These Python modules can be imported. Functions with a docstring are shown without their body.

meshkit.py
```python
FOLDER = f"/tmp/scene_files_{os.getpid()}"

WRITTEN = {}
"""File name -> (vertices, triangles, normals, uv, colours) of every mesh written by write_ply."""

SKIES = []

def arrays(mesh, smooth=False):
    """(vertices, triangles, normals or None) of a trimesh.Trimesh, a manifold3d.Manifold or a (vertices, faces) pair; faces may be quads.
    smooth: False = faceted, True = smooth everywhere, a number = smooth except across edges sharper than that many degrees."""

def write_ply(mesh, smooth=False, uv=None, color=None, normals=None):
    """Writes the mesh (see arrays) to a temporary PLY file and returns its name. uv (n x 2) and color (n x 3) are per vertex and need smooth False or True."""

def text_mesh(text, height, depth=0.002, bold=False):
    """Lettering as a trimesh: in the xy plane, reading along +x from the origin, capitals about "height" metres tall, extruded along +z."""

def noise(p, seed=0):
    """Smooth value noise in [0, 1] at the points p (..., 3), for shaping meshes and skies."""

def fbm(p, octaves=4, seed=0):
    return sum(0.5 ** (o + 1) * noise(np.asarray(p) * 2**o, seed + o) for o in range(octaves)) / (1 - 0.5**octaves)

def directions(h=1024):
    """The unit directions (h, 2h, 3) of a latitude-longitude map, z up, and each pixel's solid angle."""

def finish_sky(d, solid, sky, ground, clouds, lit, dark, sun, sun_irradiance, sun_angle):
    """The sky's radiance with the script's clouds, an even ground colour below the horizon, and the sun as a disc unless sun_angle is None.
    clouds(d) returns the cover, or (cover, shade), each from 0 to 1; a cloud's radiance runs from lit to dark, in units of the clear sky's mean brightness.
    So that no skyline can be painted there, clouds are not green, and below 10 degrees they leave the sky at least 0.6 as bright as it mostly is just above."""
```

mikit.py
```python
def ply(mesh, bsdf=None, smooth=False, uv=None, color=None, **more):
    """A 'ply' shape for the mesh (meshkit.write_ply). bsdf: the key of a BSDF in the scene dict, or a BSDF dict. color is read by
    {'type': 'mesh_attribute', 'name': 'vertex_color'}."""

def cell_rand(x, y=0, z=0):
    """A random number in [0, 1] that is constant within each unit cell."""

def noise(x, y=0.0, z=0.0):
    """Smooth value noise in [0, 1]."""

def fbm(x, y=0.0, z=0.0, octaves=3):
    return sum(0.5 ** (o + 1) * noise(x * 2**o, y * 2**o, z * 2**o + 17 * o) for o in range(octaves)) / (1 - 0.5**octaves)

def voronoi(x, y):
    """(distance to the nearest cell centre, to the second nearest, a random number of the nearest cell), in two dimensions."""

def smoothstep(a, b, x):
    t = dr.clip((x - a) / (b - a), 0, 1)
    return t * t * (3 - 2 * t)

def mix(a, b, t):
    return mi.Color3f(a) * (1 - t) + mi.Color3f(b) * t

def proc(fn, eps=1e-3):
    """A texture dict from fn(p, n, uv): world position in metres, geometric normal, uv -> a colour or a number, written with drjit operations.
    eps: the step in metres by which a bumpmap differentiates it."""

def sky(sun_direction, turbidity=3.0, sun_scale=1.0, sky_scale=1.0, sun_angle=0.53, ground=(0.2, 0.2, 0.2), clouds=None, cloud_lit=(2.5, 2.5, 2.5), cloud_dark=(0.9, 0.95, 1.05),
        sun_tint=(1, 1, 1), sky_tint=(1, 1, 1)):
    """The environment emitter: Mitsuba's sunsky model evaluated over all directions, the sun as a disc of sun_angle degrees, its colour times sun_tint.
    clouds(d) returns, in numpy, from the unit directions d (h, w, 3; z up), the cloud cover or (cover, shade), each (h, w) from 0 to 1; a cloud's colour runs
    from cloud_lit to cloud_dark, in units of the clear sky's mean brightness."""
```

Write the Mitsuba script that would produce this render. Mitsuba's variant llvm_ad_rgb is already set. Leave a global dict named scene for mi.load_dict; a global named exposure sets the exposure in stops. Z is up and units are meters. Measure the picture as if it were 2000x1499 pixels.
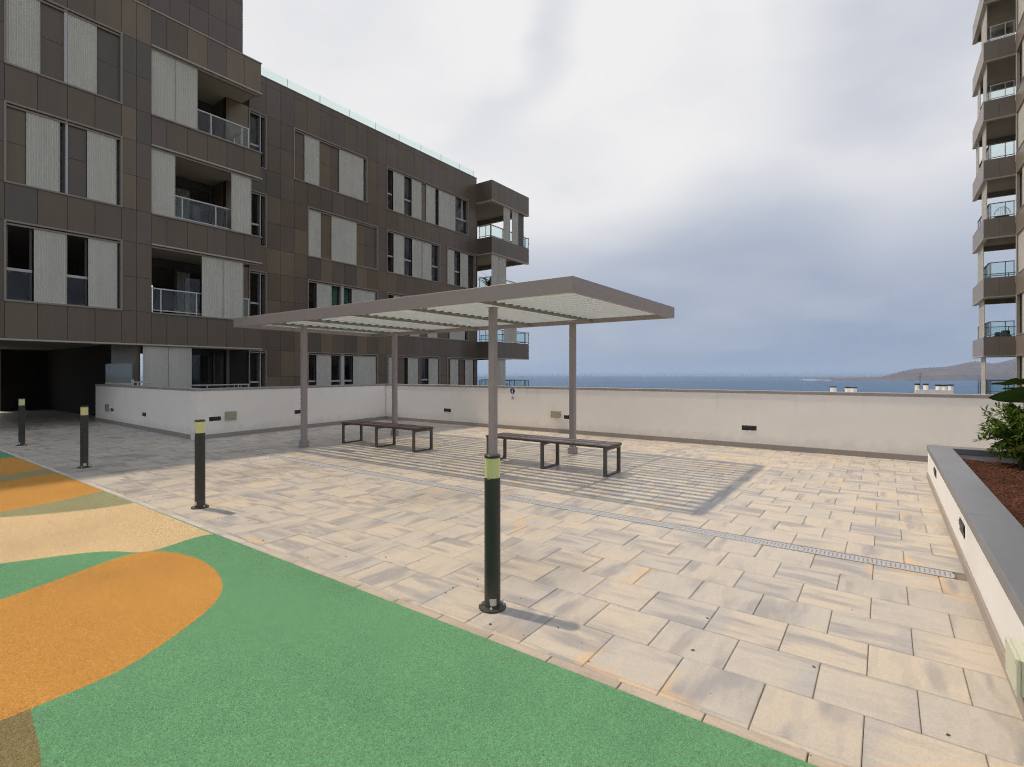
import math, random
import numpy as np, trimesh, drjit as dr, mitsuba as mi, mikit, meshkit
from mikit import proc, noise, fbm, cell_rand, smoothstep, mix, voronoi
from shapely.geometry import Polygon, box as sbox, LineString
from shapely.ops import unary_union
from shapely import affinity

T = mi.ScalarTransform4f
rng = np.random.default_rng(7)
scene, labels = {'type': 'scene'}, {}

# ------------------------------------------------------------------ camera, sky, exposure
H = 1.5
F_PX = 1006.7                      # focal length in pixels of the 2000 px photograph
YAW = math.atan(728 / F_PX)
CY, SY = math.cos(YAW), math.sin(YAW)
FWD = np.array([-SY, CY, 0.0])
RIGHT = np.array([CY, SY, 0.0])
scene['camera'] = {
    'type': 'perspective', 'fov': 2 * math.degrees(math.atan(1000 / F_PX)), 'fov_axis': 'x',
    'principal_point_offset_y': 20.5 / 1499,
    'near_clip': 0.05, 'far_clip': 120000.0,
    'to_world': T().look_at(origin=[0, 0, H], target=[float(FWD[0]), float(FWD[1]), H], up=[0, 0, 1])}

SUN = (-0.545, -0.08, 1.0)


def clouds(d):
    az = np.degrees(np.arctan2(d @ RIGHT, d @ FWD))
    el = np.degrees(np.arcsin(np.clip(d[..., 2], -1, 1)))
    q = d / np.maximum(d[..., 2:3] + 0.25, 0.2)
    n1 = meshkit.fbm(q * np.array([1.3, 1.3, 0.6]) + 3.1, 5, 3)
    n2 = meshkit.fbm(q * np.array([3.4, 3.4, 1.0]) + 9.7, 5, 11)
    n3 = meshkit.fbm(np.stack([az * 0.045, el * 0.13, az * 0 + 4.0], -1), 5, 21)
    ss = lambda a, b, x: (lambda t: t * t * (3 - 2 * t))(np.clip((x - a) / (b - a), 0, 1))
    front = np.exp(-(np.minimum(np.abs(az), 180) / 75.0) ** 4)
    # lower rim of the big bank: it hangs lower on the left
    rim = 13.8 + 3.6 * ss(5, 26, az) - 4.6 * ss(27.0, 37.0, az + (n3 - .5) * 8) - 9.0 * ss(-2, -12, az)
    low = 1 - ss(-5.5, 5.5, el - rim + (n3 - 0.5) * 11 + (n2 - 0.5) * 5)
    wander = (n3 - .5) * 14 + (n2 - .5) * 6
    streak = np.exp(-((az + 1.0 - (el - 30) * 0.35 + wander) / 4.0) ** 2 - ((el - 33.0) / 8.0) ** 2) * 0.34
    right = ss(22, 38, az) * (0.24 + (n3 - .5) * .5)
    texture = (n2 - 0.5) * 0.42 + (n1 - 0.5) * 0.45 + (n3 - .5) * 0.25
    base = np.clip(0.05 + texture + right + streak, 0, 0.72)
    shade_f = base * (1 - low) + low * np.clip(0.82 + (n3 - 0.5) * 0.50 + (n2 - .5) * .25 + 0.12 * ss(9, 1, el) - 0.10 * ss(18, 2, az), 0.45, 1.0)
    shade_o = np.clip(0.60 + (n1 - 0.5) * 1.3 + (n2 - 0.5) * 0.5, 0, 1)
    shade = shade_f * front + shade_o * (1 - front)
    return np.ones_like(el), shade


scene['sky'] = mikit.sky(SUN, turbidity=4.0, sun_scale=0.70, sun_angle=1.1, sky_scale=1.0, clouds=clouds, ground=(0.10, 0.125, 0.16),
                         cloud_lit=(3.06, 3.03, 3.04), cloud_dark=(1.06, 1.30, 1.76), sun_tint=(1.0, 0.985, 0.96))
exposure = 1.45

# ------------------------------------------------------------------ materials


def two(b):
    return {'type': 'twosided', 'bsdf': b}


def pr(rgb, rough=0.6, metallic=0.0, spec=0.4):
    c = {'type': 'rgb', 'value': list(rgb)} if not isinstance(rgb, dict) else rgb
    return {'type': 'principled', 'base_color': c, 'roughness': rough, 'metallic': metallic, 'specular': spec}


def M(name, rgb, rough=0.6, metallic=0.0, spec=0.4):
    scene['m_' + name] = two(pr(rgb, rough, metallic, spec))
    return 'm_' + name


def C(*v):
    return mi.Color3f(*v)


ROW0, ROW, COL = 2.737, 0.3655, 0.3945
DR0, DR1 = 4.935, 5.105                        # the drain interrupts the courses


def tile_index(p):
    y = dr.select(p.y > 5.02, p.y - (DR1 - DR0), p.y)
    r = dr.floor((y - ROW0) / ROW)
    odd = r - 2 * dr.floor(r * 0.5)
    x = (p.x + 0.072 + dr.select(odd > 0.5, 0.0, 0.1972)) / COL
    return r, dr.floor(x), x - dr.floor(x), (y - ROW0) / ROW - r


def paving_colour(p, n, uv):
    r, c, fx, fy = tile_index(p)
    h1, h2, h3, h4 = cell_rand(r, c, 1), cell_rand(r, c, 2), cell_rand(r, c, 3), cell_rand(r, c, 4)
    along = h1 > 0.36
    u = dr.select(along, fx, fy) * 0.38
    v = dr.select(along, fy, fx) * 0.38
    st = fbm(u * 2.2 + h2 * 50, v * 9.5 + h3 * 50, h4 * 9, 4)
    st2 = fbm(u * 5 + h3 * 90, v * 24 + h2 * 70, 3.0, 3)
    blot = fbm(fx * 2.3 + h2 * 31, fy * 2.3 + h4 * 31, 5.0, 3)
    cream, warm, grey, slate = C(0.505, 0.442, 0.352), C(0.49, 0.418, 0.318), C(0.44, 0.408, 0.358), C(0.26, 0.25, 0.25)
    k = mix(cream, grey, smoothstep(0.20, 0.80, h2 * 0.55 + blot * 0.5))
    k = mix(k, warm, smoothstep(0.70, 0.9, h3) * 0.35)
    k = mix(k, slate, smoothstep(0.46, 0.72, st + (h4 - 0.5) * 0.10) * 0.80)
    k = mix(k, C(0.40, 0.36, 0.31), smoothstep(0.52, 0.72, st2) * 0.45)
    end = smoothstep(0.30, 0.0, dr.select(h3 > 0.5, fx, 1 - fx) + (blot - 0.5) * 0.5) * smoothstep(0.45, 0.75, h1)
    k = mix(k, C(0.33, 0.325, 0.33), end * 0.55)
    edge = dr.minimum(dr.minimum(fx, 1 - fx), dr.minimum(fy, 1 - fy))
    ochre = smoothstep(0.22, 0.02, edge + (blot - 0.5) * 0.3) * smoothstep(0.66, 0.86, fbm(p.x * 2.1 + h1, p.y * 2.1, 2.0, 2) + (h2 - 0.5) * 0.18)
    k = mix(k, C(0.60, 0.40, 0.20), ochre * 0.6)
    grain = noise(p.x * 160, p.y * 160, 1.0)
    dirt = smoothstep(0.56, 0.82, fbm(p.x * 0.9, p.y * 0.9, 8.0, 4))
    k = mix(k, k * 0.80, dirt)
    rim = smoothstep(0.03, 0.0, edge)
    return k * (0.93 + 0.14 * grain) * (1 - 0.10 * rim)


def paving_bump(p, n, uv):
    return (fbm(p.x * 22, p.y * 22, 0.0, 3) - 0.5) * 0.0022 + noise(p.x * 150, p.y * 150, 0.0) * 0.0005


scene['m_paver'] = two({'type': 'bumpmap', 'arbitrary': {**proc(paving_bump, 2e-3)}, 'bsdf': pr(proc(paving_colour), 0.45, 0, 0.8)})


def kerb_colour(p, n, uv):
    h = cell_rand(dr.floor((p.x + 0.2445) / 0.3945), 2.0)
    s = fbm(p.x * 5, p.y * 20, p.z * 20, 4)
    k = mix(C(0.45, 0.385, 0.315), C(0.45, 0.42, 0.375), smoothstep(-2.2, -4.6, p.x + h))
    return k * (0.78 + 0.35 * s + 0.12 * (h - 0.5)) * (0.92 + 0.16 * noise(p.x * 170, p.y * 170, 0))


scene['m_kerb'] = two(pr(proc(kerb_colour), 0.8, 0, 0.3))


def rubber(name, rgb, spread):
    def colour(p, n, uv):
        a, b, w = voronoi(p.x * 330, p.y * 330)
        a2, b2, w2 = voronoi(p.x * 130 + 7, p.y * 130)
        big = fbm(p.x * 1.3, p.y * 1.3, 3.0, 4)
        stain = smoothstep(0.58, 0.80, fbm(p.x * 2.7 + 5, p.y * 2.7, 6.0, 4))
        pit = smoothstep(0.93, 0.97, w2)
        k = C(*rgb) * (1 + spread * (w - 0.5) + 0.40 * (w2 - 0.5) + 0.20 * (big - 0.5)) * (1 - 0.30 * smoothstep(0.45, 0.75, a))
        return k * (1 - 0.07 * stain) * (1 - 0.25 * pit)

    def bump(p, n, uv):
        a, b, w = voronoi(p.x * 330, p.y * 330)
        return (0.8 - a) * 0.0012 + w * 0.0006

    scene['m_' + name] = two({'type': 'bumpmap', 'arbitrary': {**proc(bump, 1e-3)}, 'bsdf': pr(proc(colour), 0.85, 0, 0.2)})
    return 'm_' + name


R_GREEN = rubber('rubber_green', (0.118, 0.285, 0.145), 0.75)
R_ORANGE = rubber('rubber_orange', (0.49, 0.245, 0.058), 0.55)
R_SAND = rubber('rubber_sand', (0.58, 0.43, 0.24), 0.55)
R_SAGE = rubber('rubber_sage', (0.26, 0.255, 0.135), 0.75)
R_OLIVE = rubber('rubber_olive', (0.20, 0.165, 0.075), 0.85)
M('litter', (0.12, 0.085, 0.055), 0.95)
M('bedding', (0.20, 0.175, 0.145), 0.95)


def plaster_colour(p, n, uv):
    u = p.x + p.y
    a = fbm(u * 1.1, p.z * 2.0, 2.0, 4)
    b = fbm(u * 9, p.z * 9, 5.0, 3)
    drip = smoothstep(0.60, 0.85, fbm(u * 9.0, p.z * 0.7, 7.0, 3)) * smoothstep(0.55, 1.1, p.z)
    splash = smoothstep(0.32, 0.10, p.z + (b - 0.5) * 0.2)
    k = C(0.86, 0.815, 0.75) * (0.955 + 0.07 * a + 0.03 * b)
    return k * (1 - 0.09 * drip) * (1 - 0.12 * splash)



def plaster_bump(p, n, uv):
    return fbm((p.x + p.y) * 60, p.z * 60, 1.0, 2) * 0.0008 + fbm((p.x + p.y) * 6, p.z * 6, 1.0, 2) * 0.003


scene['m_plaster'] = two({'type': 'bumpmap', 'arbitrary': {**proc(plaster_bump, 3e-3)}, 'bsdf': pr(proc(plaster_colour), 0.85, 0, 0.2)})


def plaster_bright(p, n, uv):
    a = fbm(p.y * 1.4, p.z * 2.0, 2.0, 4)
    return C(0.64, 0.645, 0.65) * (0.93 + 0.12 * a)


scene['m_plaster_bright'] = two(pr(proc(plaster_bright), 0.85, 0, 0.2))


def coping_colour(p, n, uv):
    return C(0.30, 0.285, 0.27) * (0.85 + 0.3 * fbm(p.x * 3, p.y * 3, p.z * 8, 4))


scene['m_coping'] = two(pr(proc(coping_colour), 0.55, 0, 0.4))


def zinc_colour(p, n, uv):
    return C(0.180, 0.190, 0.208) * (0.85 + 0.3 * fbm(p.x * 4, p.y * 1.5, 3, 4))


scene['m_zinc'] = two(pr(proc(zinc_colour), 0.38, 0.25, 0.5))
M('skirting', (0.30, 0.27, 0.245), 0.7)


def panel_mat(name, rgb):
    def colour(p, n, uv):
        a = fbm(p.y * 1.7 + p.x * 1.7, p.z * 0.8, 3.0, 4)
        streak = fbm(p.y * 14 + p.x * 14, p.z * 0.9, 1.0, 3)
        return C(*rgb) * (0.84 + 0.22 * a + 0.12 * streak)
    scene['m_' + name] = two(pr(proc(colour), 0.33, 0, 0.45))
    return 'm_' + name


PANELS = [panel_mat('panel_taupe', (0.106, 0.082, 0.058)), panel_mat('panel_umber', (0.116, 0.087, 0.060)),
          panel_mat('panel_tan', (0.155, 0.119, 0.080)), panel_mat('panel_slate', (0.092, 0.077, 0.062)),
          panel_mat('panel_mauve', (0.118, 0.091, 0.073)), panel_mat('panel_khaki', (0.132, 0.104, 0.068))]
PANEL_T = panel_mat('panel_tower', (0.185, 0.158, 0.128))
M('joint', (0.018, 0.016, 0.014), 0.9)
M('trim', (0.235, 0.205, 0.18), 0.5)
M('trim_light', (0.38, 0.35, 0.32), 0.5)


def shutter_colour(p, n, uv):
    a = fbm(p.y * 5 + p.x * 5, p.z * 0.7, 3.0, 4)
    foot = fbm(p.y * 3 + p.x, p.z * 2.0, 8.0, 3)
    return C(0.49, 0.48, 0.435) * (0.88 + 0.15 * a + 0.08 * foot)


scene['m_shutter'] = two(pr(proc(shutter_colour), 0.5, 0, 0.4))
M('window_frame', (0.42, 0.42, 0.42), 0.4)
M('window_frame_dark', (0.06, 0.06, 0.062), 0.45)
M('soffit', (0.34, 0.31, 0.26), 0.8)
M('interior', (0.17, 0.155, 0.14), 0.9)
M('concrete', (0.30, 0.28, 0.26), 0.85)
M('curtain', (0.03, 0.13, 0.095), 0.9)
M('curtain_pale', (0.40, 0.39, 0.37), 0.9)
M('rail', (0.50, 0.50, 0.49), 0.35, 0.4)
M('rail_dark', (0.10, 0.105, 0.115), 0.4, 0.2)
scene['m_glass'] = {'type': 'thindielectric', 'int_ior': 1.33}
scene['m_glass_green'] = {'type': 'thindielectric', 'int_ior': 1.36, 'specular_transmittance': {'type': 'rgb', 'value': [0.80, 0.93, 0.90]}}
scene['m_glass_frosted'] = {'type': 'blendbsdf', 'weight': 0.55,
                            'a': {'type': 'thindielectric', 'int_ior': 1.5},
                            'b': two(pr((0.17, 0.25, 0.26), 0.35))}
M('pergola', (0.30, 0.262, 0.252), 0.42, 0, 0.45)
M('slat', (0.80, 0.83, 0.84), 0.5)
M('rafter', (0.20, 0.19, 0.15), 0.5)


def wood_colour(p, n, uv):
    g = fbm(p.x * 4, p.y * 70, p.z * 70, 4)
    w = smoothstep(0.5, 0.8, fbm(p.x * 1.7, p.y * 9, 2.0, 4))
    return mix(C(0.050, 0.030, 0.029), C(0.105, 0.075, 0.070), g * 0.7 + w * 0.3)


scene['m_wood'] = two(pr(proc(wood_colour), 0.42, 0, 0.45))
M('bench_steel', (0.10, 0.086, 0.075), 0.45, 0.15)


def bollard_colour(p, n, uv):
    g = fbm(p.x * 30, p.y * 30, p.z * 4, 3)
    dust = smoothstep(0.25, 0.0, p.z) * fbm(p.x * 40, p.y * 40, p.z * 20, 2)
    return mix(C(0.027, 0.029, 0.024) * (0.8 + 0.4 * g), C(0.15, 0.135, 0.11), dust * 0.45)


scene['m_bollard'] = two(pr(proc(bollard_colour), 0.42, 0, 0.45))
scene['m_lamp'] = two({'type': 'principled', 'base_color': {'type': 'rgb', 'value': [0.62, 0.60, 0.27]}, 'roughness': 0.3, 'specular': 0.5})
M('bolt', (0.55, 0.55, 0.55), 0.35, 0.7)
M('galvanised', (0.42, 0.43, 0.445), 0.5, 0.15)
M('pit', (0.12, 0.12, 0.12), 0.9)
M('black_plastic', (0.022, 0.021, 0.020), 0.4)
M('box_beige', (0.36, 0.335, 0.245), 0.55)
M('box_green', (0.50, 0.525, 0.42), 0.5)
M('box_grey', (0.26, 0.255, 0.25), 0.55)
M('sign_blue', (0.010, 0.045, 0.13), 0.4)
M('sign_white', (0.72, 0.72, 0.72), 0.5)
M('sign_red', (0.40, 0.10, 0.10), 0.5)
M('white_wall', (0.83, 0.82, 0.80), 0.85)
M('chimney_cap', (0.035, 0.03, 0.03), 0.8)
M('fabric_dark', (0.018, 0.023, 0.025), 0.9)


def gravel_colour(p, n, uv):
    a, b, w = voronoi(p.x * 55, p.y * 55)
    return mix(C(0.045, 0.019, 0.012), C(0.15, 0.062, 0.033), w * w) * (1.15 - 0.8 * smoothstep(0.2, 0.7, a)) * (0.55 + 0.9 * fbm(p.x * 2.2, p.y * 2.2, 1.0, 4))


def gravel_bump(p, n, uv):
    a, b, w = voronoi(p.x * 55, p.y * 55)
    return (0.7 - a) * 0.010 * (0.5 + w)


scene['m_gravel'] = two({'type': 'bumpmap', 'arbitrary': {**proc(gravel_bump, 2e-3)}, 'bsdf': pr(proc(gravel_colour), 0.95, 0, 0.1)})
M('gravel_stone', (0.10, 0.042, 0.026), 0.95)


def leafm(name, rgb, trans, spread=0.6):
    def colour(p, n, uv):
        return C(*rgb) * (1 - spread / 2 + spread * noise(p.x * 11, p.y * 11, p.z * 11))
    scene['m_' + name] = {'type': 'principledthin', 'base_color': proc(colour), 'roughness': 0.42, 'diff_trans': trans, 'spec_trans': 0.0, 'eta': 1.4}
    return 'm_' + name


LEAF_A = leafm('leaf_fine', (0.125, 0.20, 0.032), 0.8)
LEAF_B = leafm('leaf_fine_dark', (0.045, 0.085, 0.018), 0.6)
LEAF_C = leafm('leaf_broad', (0.030, 0.055, 0.012), 0.45, 0.4)
LEAF_D = leafm('leaf_broad_light', (0.10, 0.125, 0.025), 0.7, 0.4)
LEAF_R = leafm('leaf_red', (0.14, 0.085, 0.03), 0.5)
M('stem', (0.11, 0.075, 0.05), 0.9)


def sea_colour(p, n, uv):
    d = dr.sqrt(p.x * p.x + p.y * p.y)
    band = fbm(p.x * 0.0016, p.y * 0.0016, 2.0, 4)
    return mix(C(0.014, 0.060, 0.145), C(0.026, 0.080, 0.165), band)


def sea_bump(p, n, uv):
    return fbm(p.x * 0.05, p.y * 0.05, 1.0, 3) * 4.0


scene['m_sea'] = two({'type': 'bumpmap', 'arbitrary': {**proc(sea_bump, 2.0)}, 'bsdf': pr(proc(sea_colour), 0.45, 0, 0.25)})


def hill_colour(p, n, uv):
    a = fbm(p.x * 0.004, p.y * 0.004, p.z * 0.012, 4)
    b = fbm(p.x * 0.015, p.y * 0.015, p.z * 0.03, 3)
    return mix(C(0.060, 0.050, 0.050), C(0.105, 0.080, 0.072), smoothstep(0.3, 0.7, a * 0.7 + b * 0.3))


scene['m_hill'] = two(pr(proc(hill_colour), 0.95, 0, 0.1))
M('land', (0.20, 0.18, 0.15), 0.95)
M('foam', (0.75, 0.78, 0.80), 0.9)

# ------------------------------------------------------------------ helpers


def new_key(base):
    if base not in scene and base not in labels:
        return base
    i = 1
    while f'{base}_{i:03d}' in scene or f'{base}_{i:03d}' in labels:
        i += 1
    return f'{base}_{i:03d}'


def thing(name, label, category, group=None):
    k = new_key(name)
    labels[k] = {'label': label, 'category': category}
    if group:
        labels[k]['group'] = group
    return k


def put(parent, name, mesh, mat, smooth=False, **kw):
    k = new_key(parent + '__' + name)
    scene[k] = mikit.ply(mesh, mat, smooth=smooth, **kw)
    return k


def solo(key, mesh, mat, label, category, smooth=False, group=None):
    labels[key] = {'label': label, 'category': category}
    if group:
        labels[key]['group'] = group
    scene[key] = mikit.ply(mesh, mat, smooth=smooth)
    return key


def struct(key, mesh=None, mat=None, kind='structure', label=None, smooth=False):
    labels[key] = {'kind': kind}
    if label:
        labels[key]['label'] = label
    if mesh is not None:
        scene[key] = mikit.ply(mesh, mat, smooth=smooth)
    return key


def bx(x0, x1, y0, y1, z0, z1):
    m = trimesh.creation.box(extents=[abs(x1 - x0), abs(y1 - y0), abs(z1 - z0)])
    m.apply_translation([(x0 + x1) / 2, (y0 + y1) / 2, (z0 + z1) / 2])
    return m


def cbox(x0, x1, y0, y1, z0, z1, c=0.004):
    c = min(c, abs(x1 - x0) / 3, abs(y1 - y0) / 3, abs(z1 - z0) / 3)
    pts = []
    for sx in (0, 1):
        for sy in (0, 1):
            for sz in (0, 1):
                p = [(x0, x1)[sx], (y0, y1)[sy], (z0, z1)[sz]]
                i = [(1, -1)[s] * c for s in (sx, sy, sz)]
                pts += [[p[0], p[1] + i[1], p[2] + i[2]], [p[0] + i[0], p[1], p[2] + i[2]], [p[0] + i[0], p[1] + i[1], p[2]]]
    return trimesh.convex.convex_hull(np.array(pts))


def cat(ms):
    return trimesh.util.concatenate([m for m in ms if m is not None])


def lathe(profile, sections=32, at=(0, 0, 0)):
    m = trimesh.creation.revolve(np.array(profile, float), sections=sections)
    m.apply_translation(at)
    return m


def quad(a, b, c, d):
    return trimesh.Trimesh(np.array([a, b, c, d], float), np.array([[0, 1, 2], [0, 2, 3]]), process=False)


def tube(path, r, n=8):
    path = np.array(path, float)
    rs = np.full(len(path), r) if np.isscalar(r) else np.array(r, float)
    V, Fc = [], []
    for i, p in enumerate(path):
        t = path[min(i + 1, len(path) - 1)] - path[max(i - 1, 0)]
        t /= np.linalg.norm(t)
        a = np.cross(t, [0, 0, 1] if abs(t[2]) < 0.9 else [1, 0, 0]); a /= np.linalg.norm(a)
        b = np.cross(t, a)
        for k in range(n):
            th = 2 * math.pi * k / n
            V.append(p + rs[i] * (a * math.cos(th) + b * math.sin(th)))
    for i in range(len(path) - 1):
        for k in range(n):
            k2 = (k + 1) % n
            Fc += [[i * n + k, i * n + k2, (i + 1) * n + k2], [i * n + k, (i + 1) * n + k2, (i + 1) * n + k]]
    return trimesh.Trimesh(np.array(V), np.array(Fc), process=False)


class Plane:
    """Local (u along the wall, v up, w outward) of an upright wall plane."""

    def __init__(s, kind, at):
        s.kind, s.at = kind, at

    def pt(s, u, v, w):
        return {'X+': (s.at + w, u, v), 'X-': (s.at - w, u, v), 'Y-': (u, s.at - w, v)}[s.kind]

    def box(s, u0, u1, v0, v1, w0, w1, c=0):
        a, b = s.pt(u0, v0, w0), s.pt(u1, v1, w1)
        lo, hi = np.minimum(a, b), np.maximum(a, b)
        f = cbox if c else bx
        args = (lo[0], hi[0], lo[1], hi[1], lo[2], hi[2])
        return f(*args, c) if c else f(*args)

    def quad(s, u0, u1, v0, v1, w):
        return quad(s.pt(u0, v0, w), s.pt(u1, v0, w), s.pt(u1, v1, w), s.pt(u0, v1, w))

    def extrude(s, poly, w0, w1):
        m = trimesh.creation.extrude_polygon(poly, abs(w1 - w0), engine='earcut')
        v = np.array(m.vertices); v[:, 2] += min(w0, w1)
        m.vertices = np.array([s.pt(*p) for p in v])
        if s.kind == 'X-':
            m.invert()
        return m

    def ribbed(s, u0, u1, v0, v1, w, pitch=0.05, depth=0.016):
        """A sheet of trapezoid ribs running up the wall, with a thin frame at top and foot."""
        n = max(2, round((u1 - u0) / pitch))
        p = (u1 - u0) / n
        us, ws = [], []
        for i in range(n):
            b = u0 + i * p
            us += [b, b + .32 * p, b + .5 * p, b + .82 * p]
            ws += [w + depth, w + depth, w, w]
        us.append(u1); ws.append(w + depth)
        V = [s.pt(a, z, b) for z in (v0, v1) for a, b in zip(us, ws)]
        k = len(us)
        Fc = []
        for i in range(k - 1):
            Fc += [[i, i + 1, k + i + 1], [i, k + i + 1, k + i]]
        sheet = trimesh.Trimesh(np.array(V), np.array(Fc), process=False)
        t = 0.03
        return cat([sheet, s.box(u0, u1, v0, v0 + t, w - .01, w + depth + .004), s.box(u0, u1, v1 - t, v1, w - .01, w + depth + .004),
                    s.box(u0, u0 + .012, v0 + t, v1 - t, w - .01, w + depth + .002), s.box(u1 - .012, u1, v0 + t, v1 - t, w - .01, w + depth + .002)])


def clad(pl, key, us, vs, openings, tone, name='panel', w=0.0, thick=0.03, gap=0.010):
    ops = unary_union([sbox(*o) for o in openings]) if openings else None
    for i in range(len(us) - 1):
        for j in range(len(vs) - 1):
            cell = sbox(us[i] + gap / 2, vs[j] + gap / 2, us[i + 1] - gap / 2, vs[j + 1] - gap / 2)
            if ops is not None:
                cell = cell.difference(ops)
            for g in getattr(cell, 'geoms', [cell]):
                if g.is_empty or g.area < 0.012:
                    continue
                b = g.bounds
                if abs(g.area - (b[2] - b[0]) * (b[3] - b[1])) < 1e-6:
                    mesh = pl.box(b[0], b[2], b[1], b[3], w - thick, w + float(rng.uniform(-.0015, .0015)))
                else:
                    mesh = pl.extrude(g, w - thick, w)
                put(key, name, mesh, PANELS[tone(i, j, (b[0] + b[2]) / 2, (b[1] + b[3]) / 2)])


def sheet(pl, key, u0, u1, v0, v1, openings, w0, w1, mat='m_joint', name='wall'):
    poly = sbox(u0, v0, u1, v1)
    if openings:
        poly = poly.difference(unary_union([sbox(*o) for o in openings]))
    ms = [pl.extrude(g, w0, w1) for g in getattr(poly, 'geoms', [poly]) if g.area > 1e-4]
    return put(key, name, cat(ms), mat)


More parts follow.
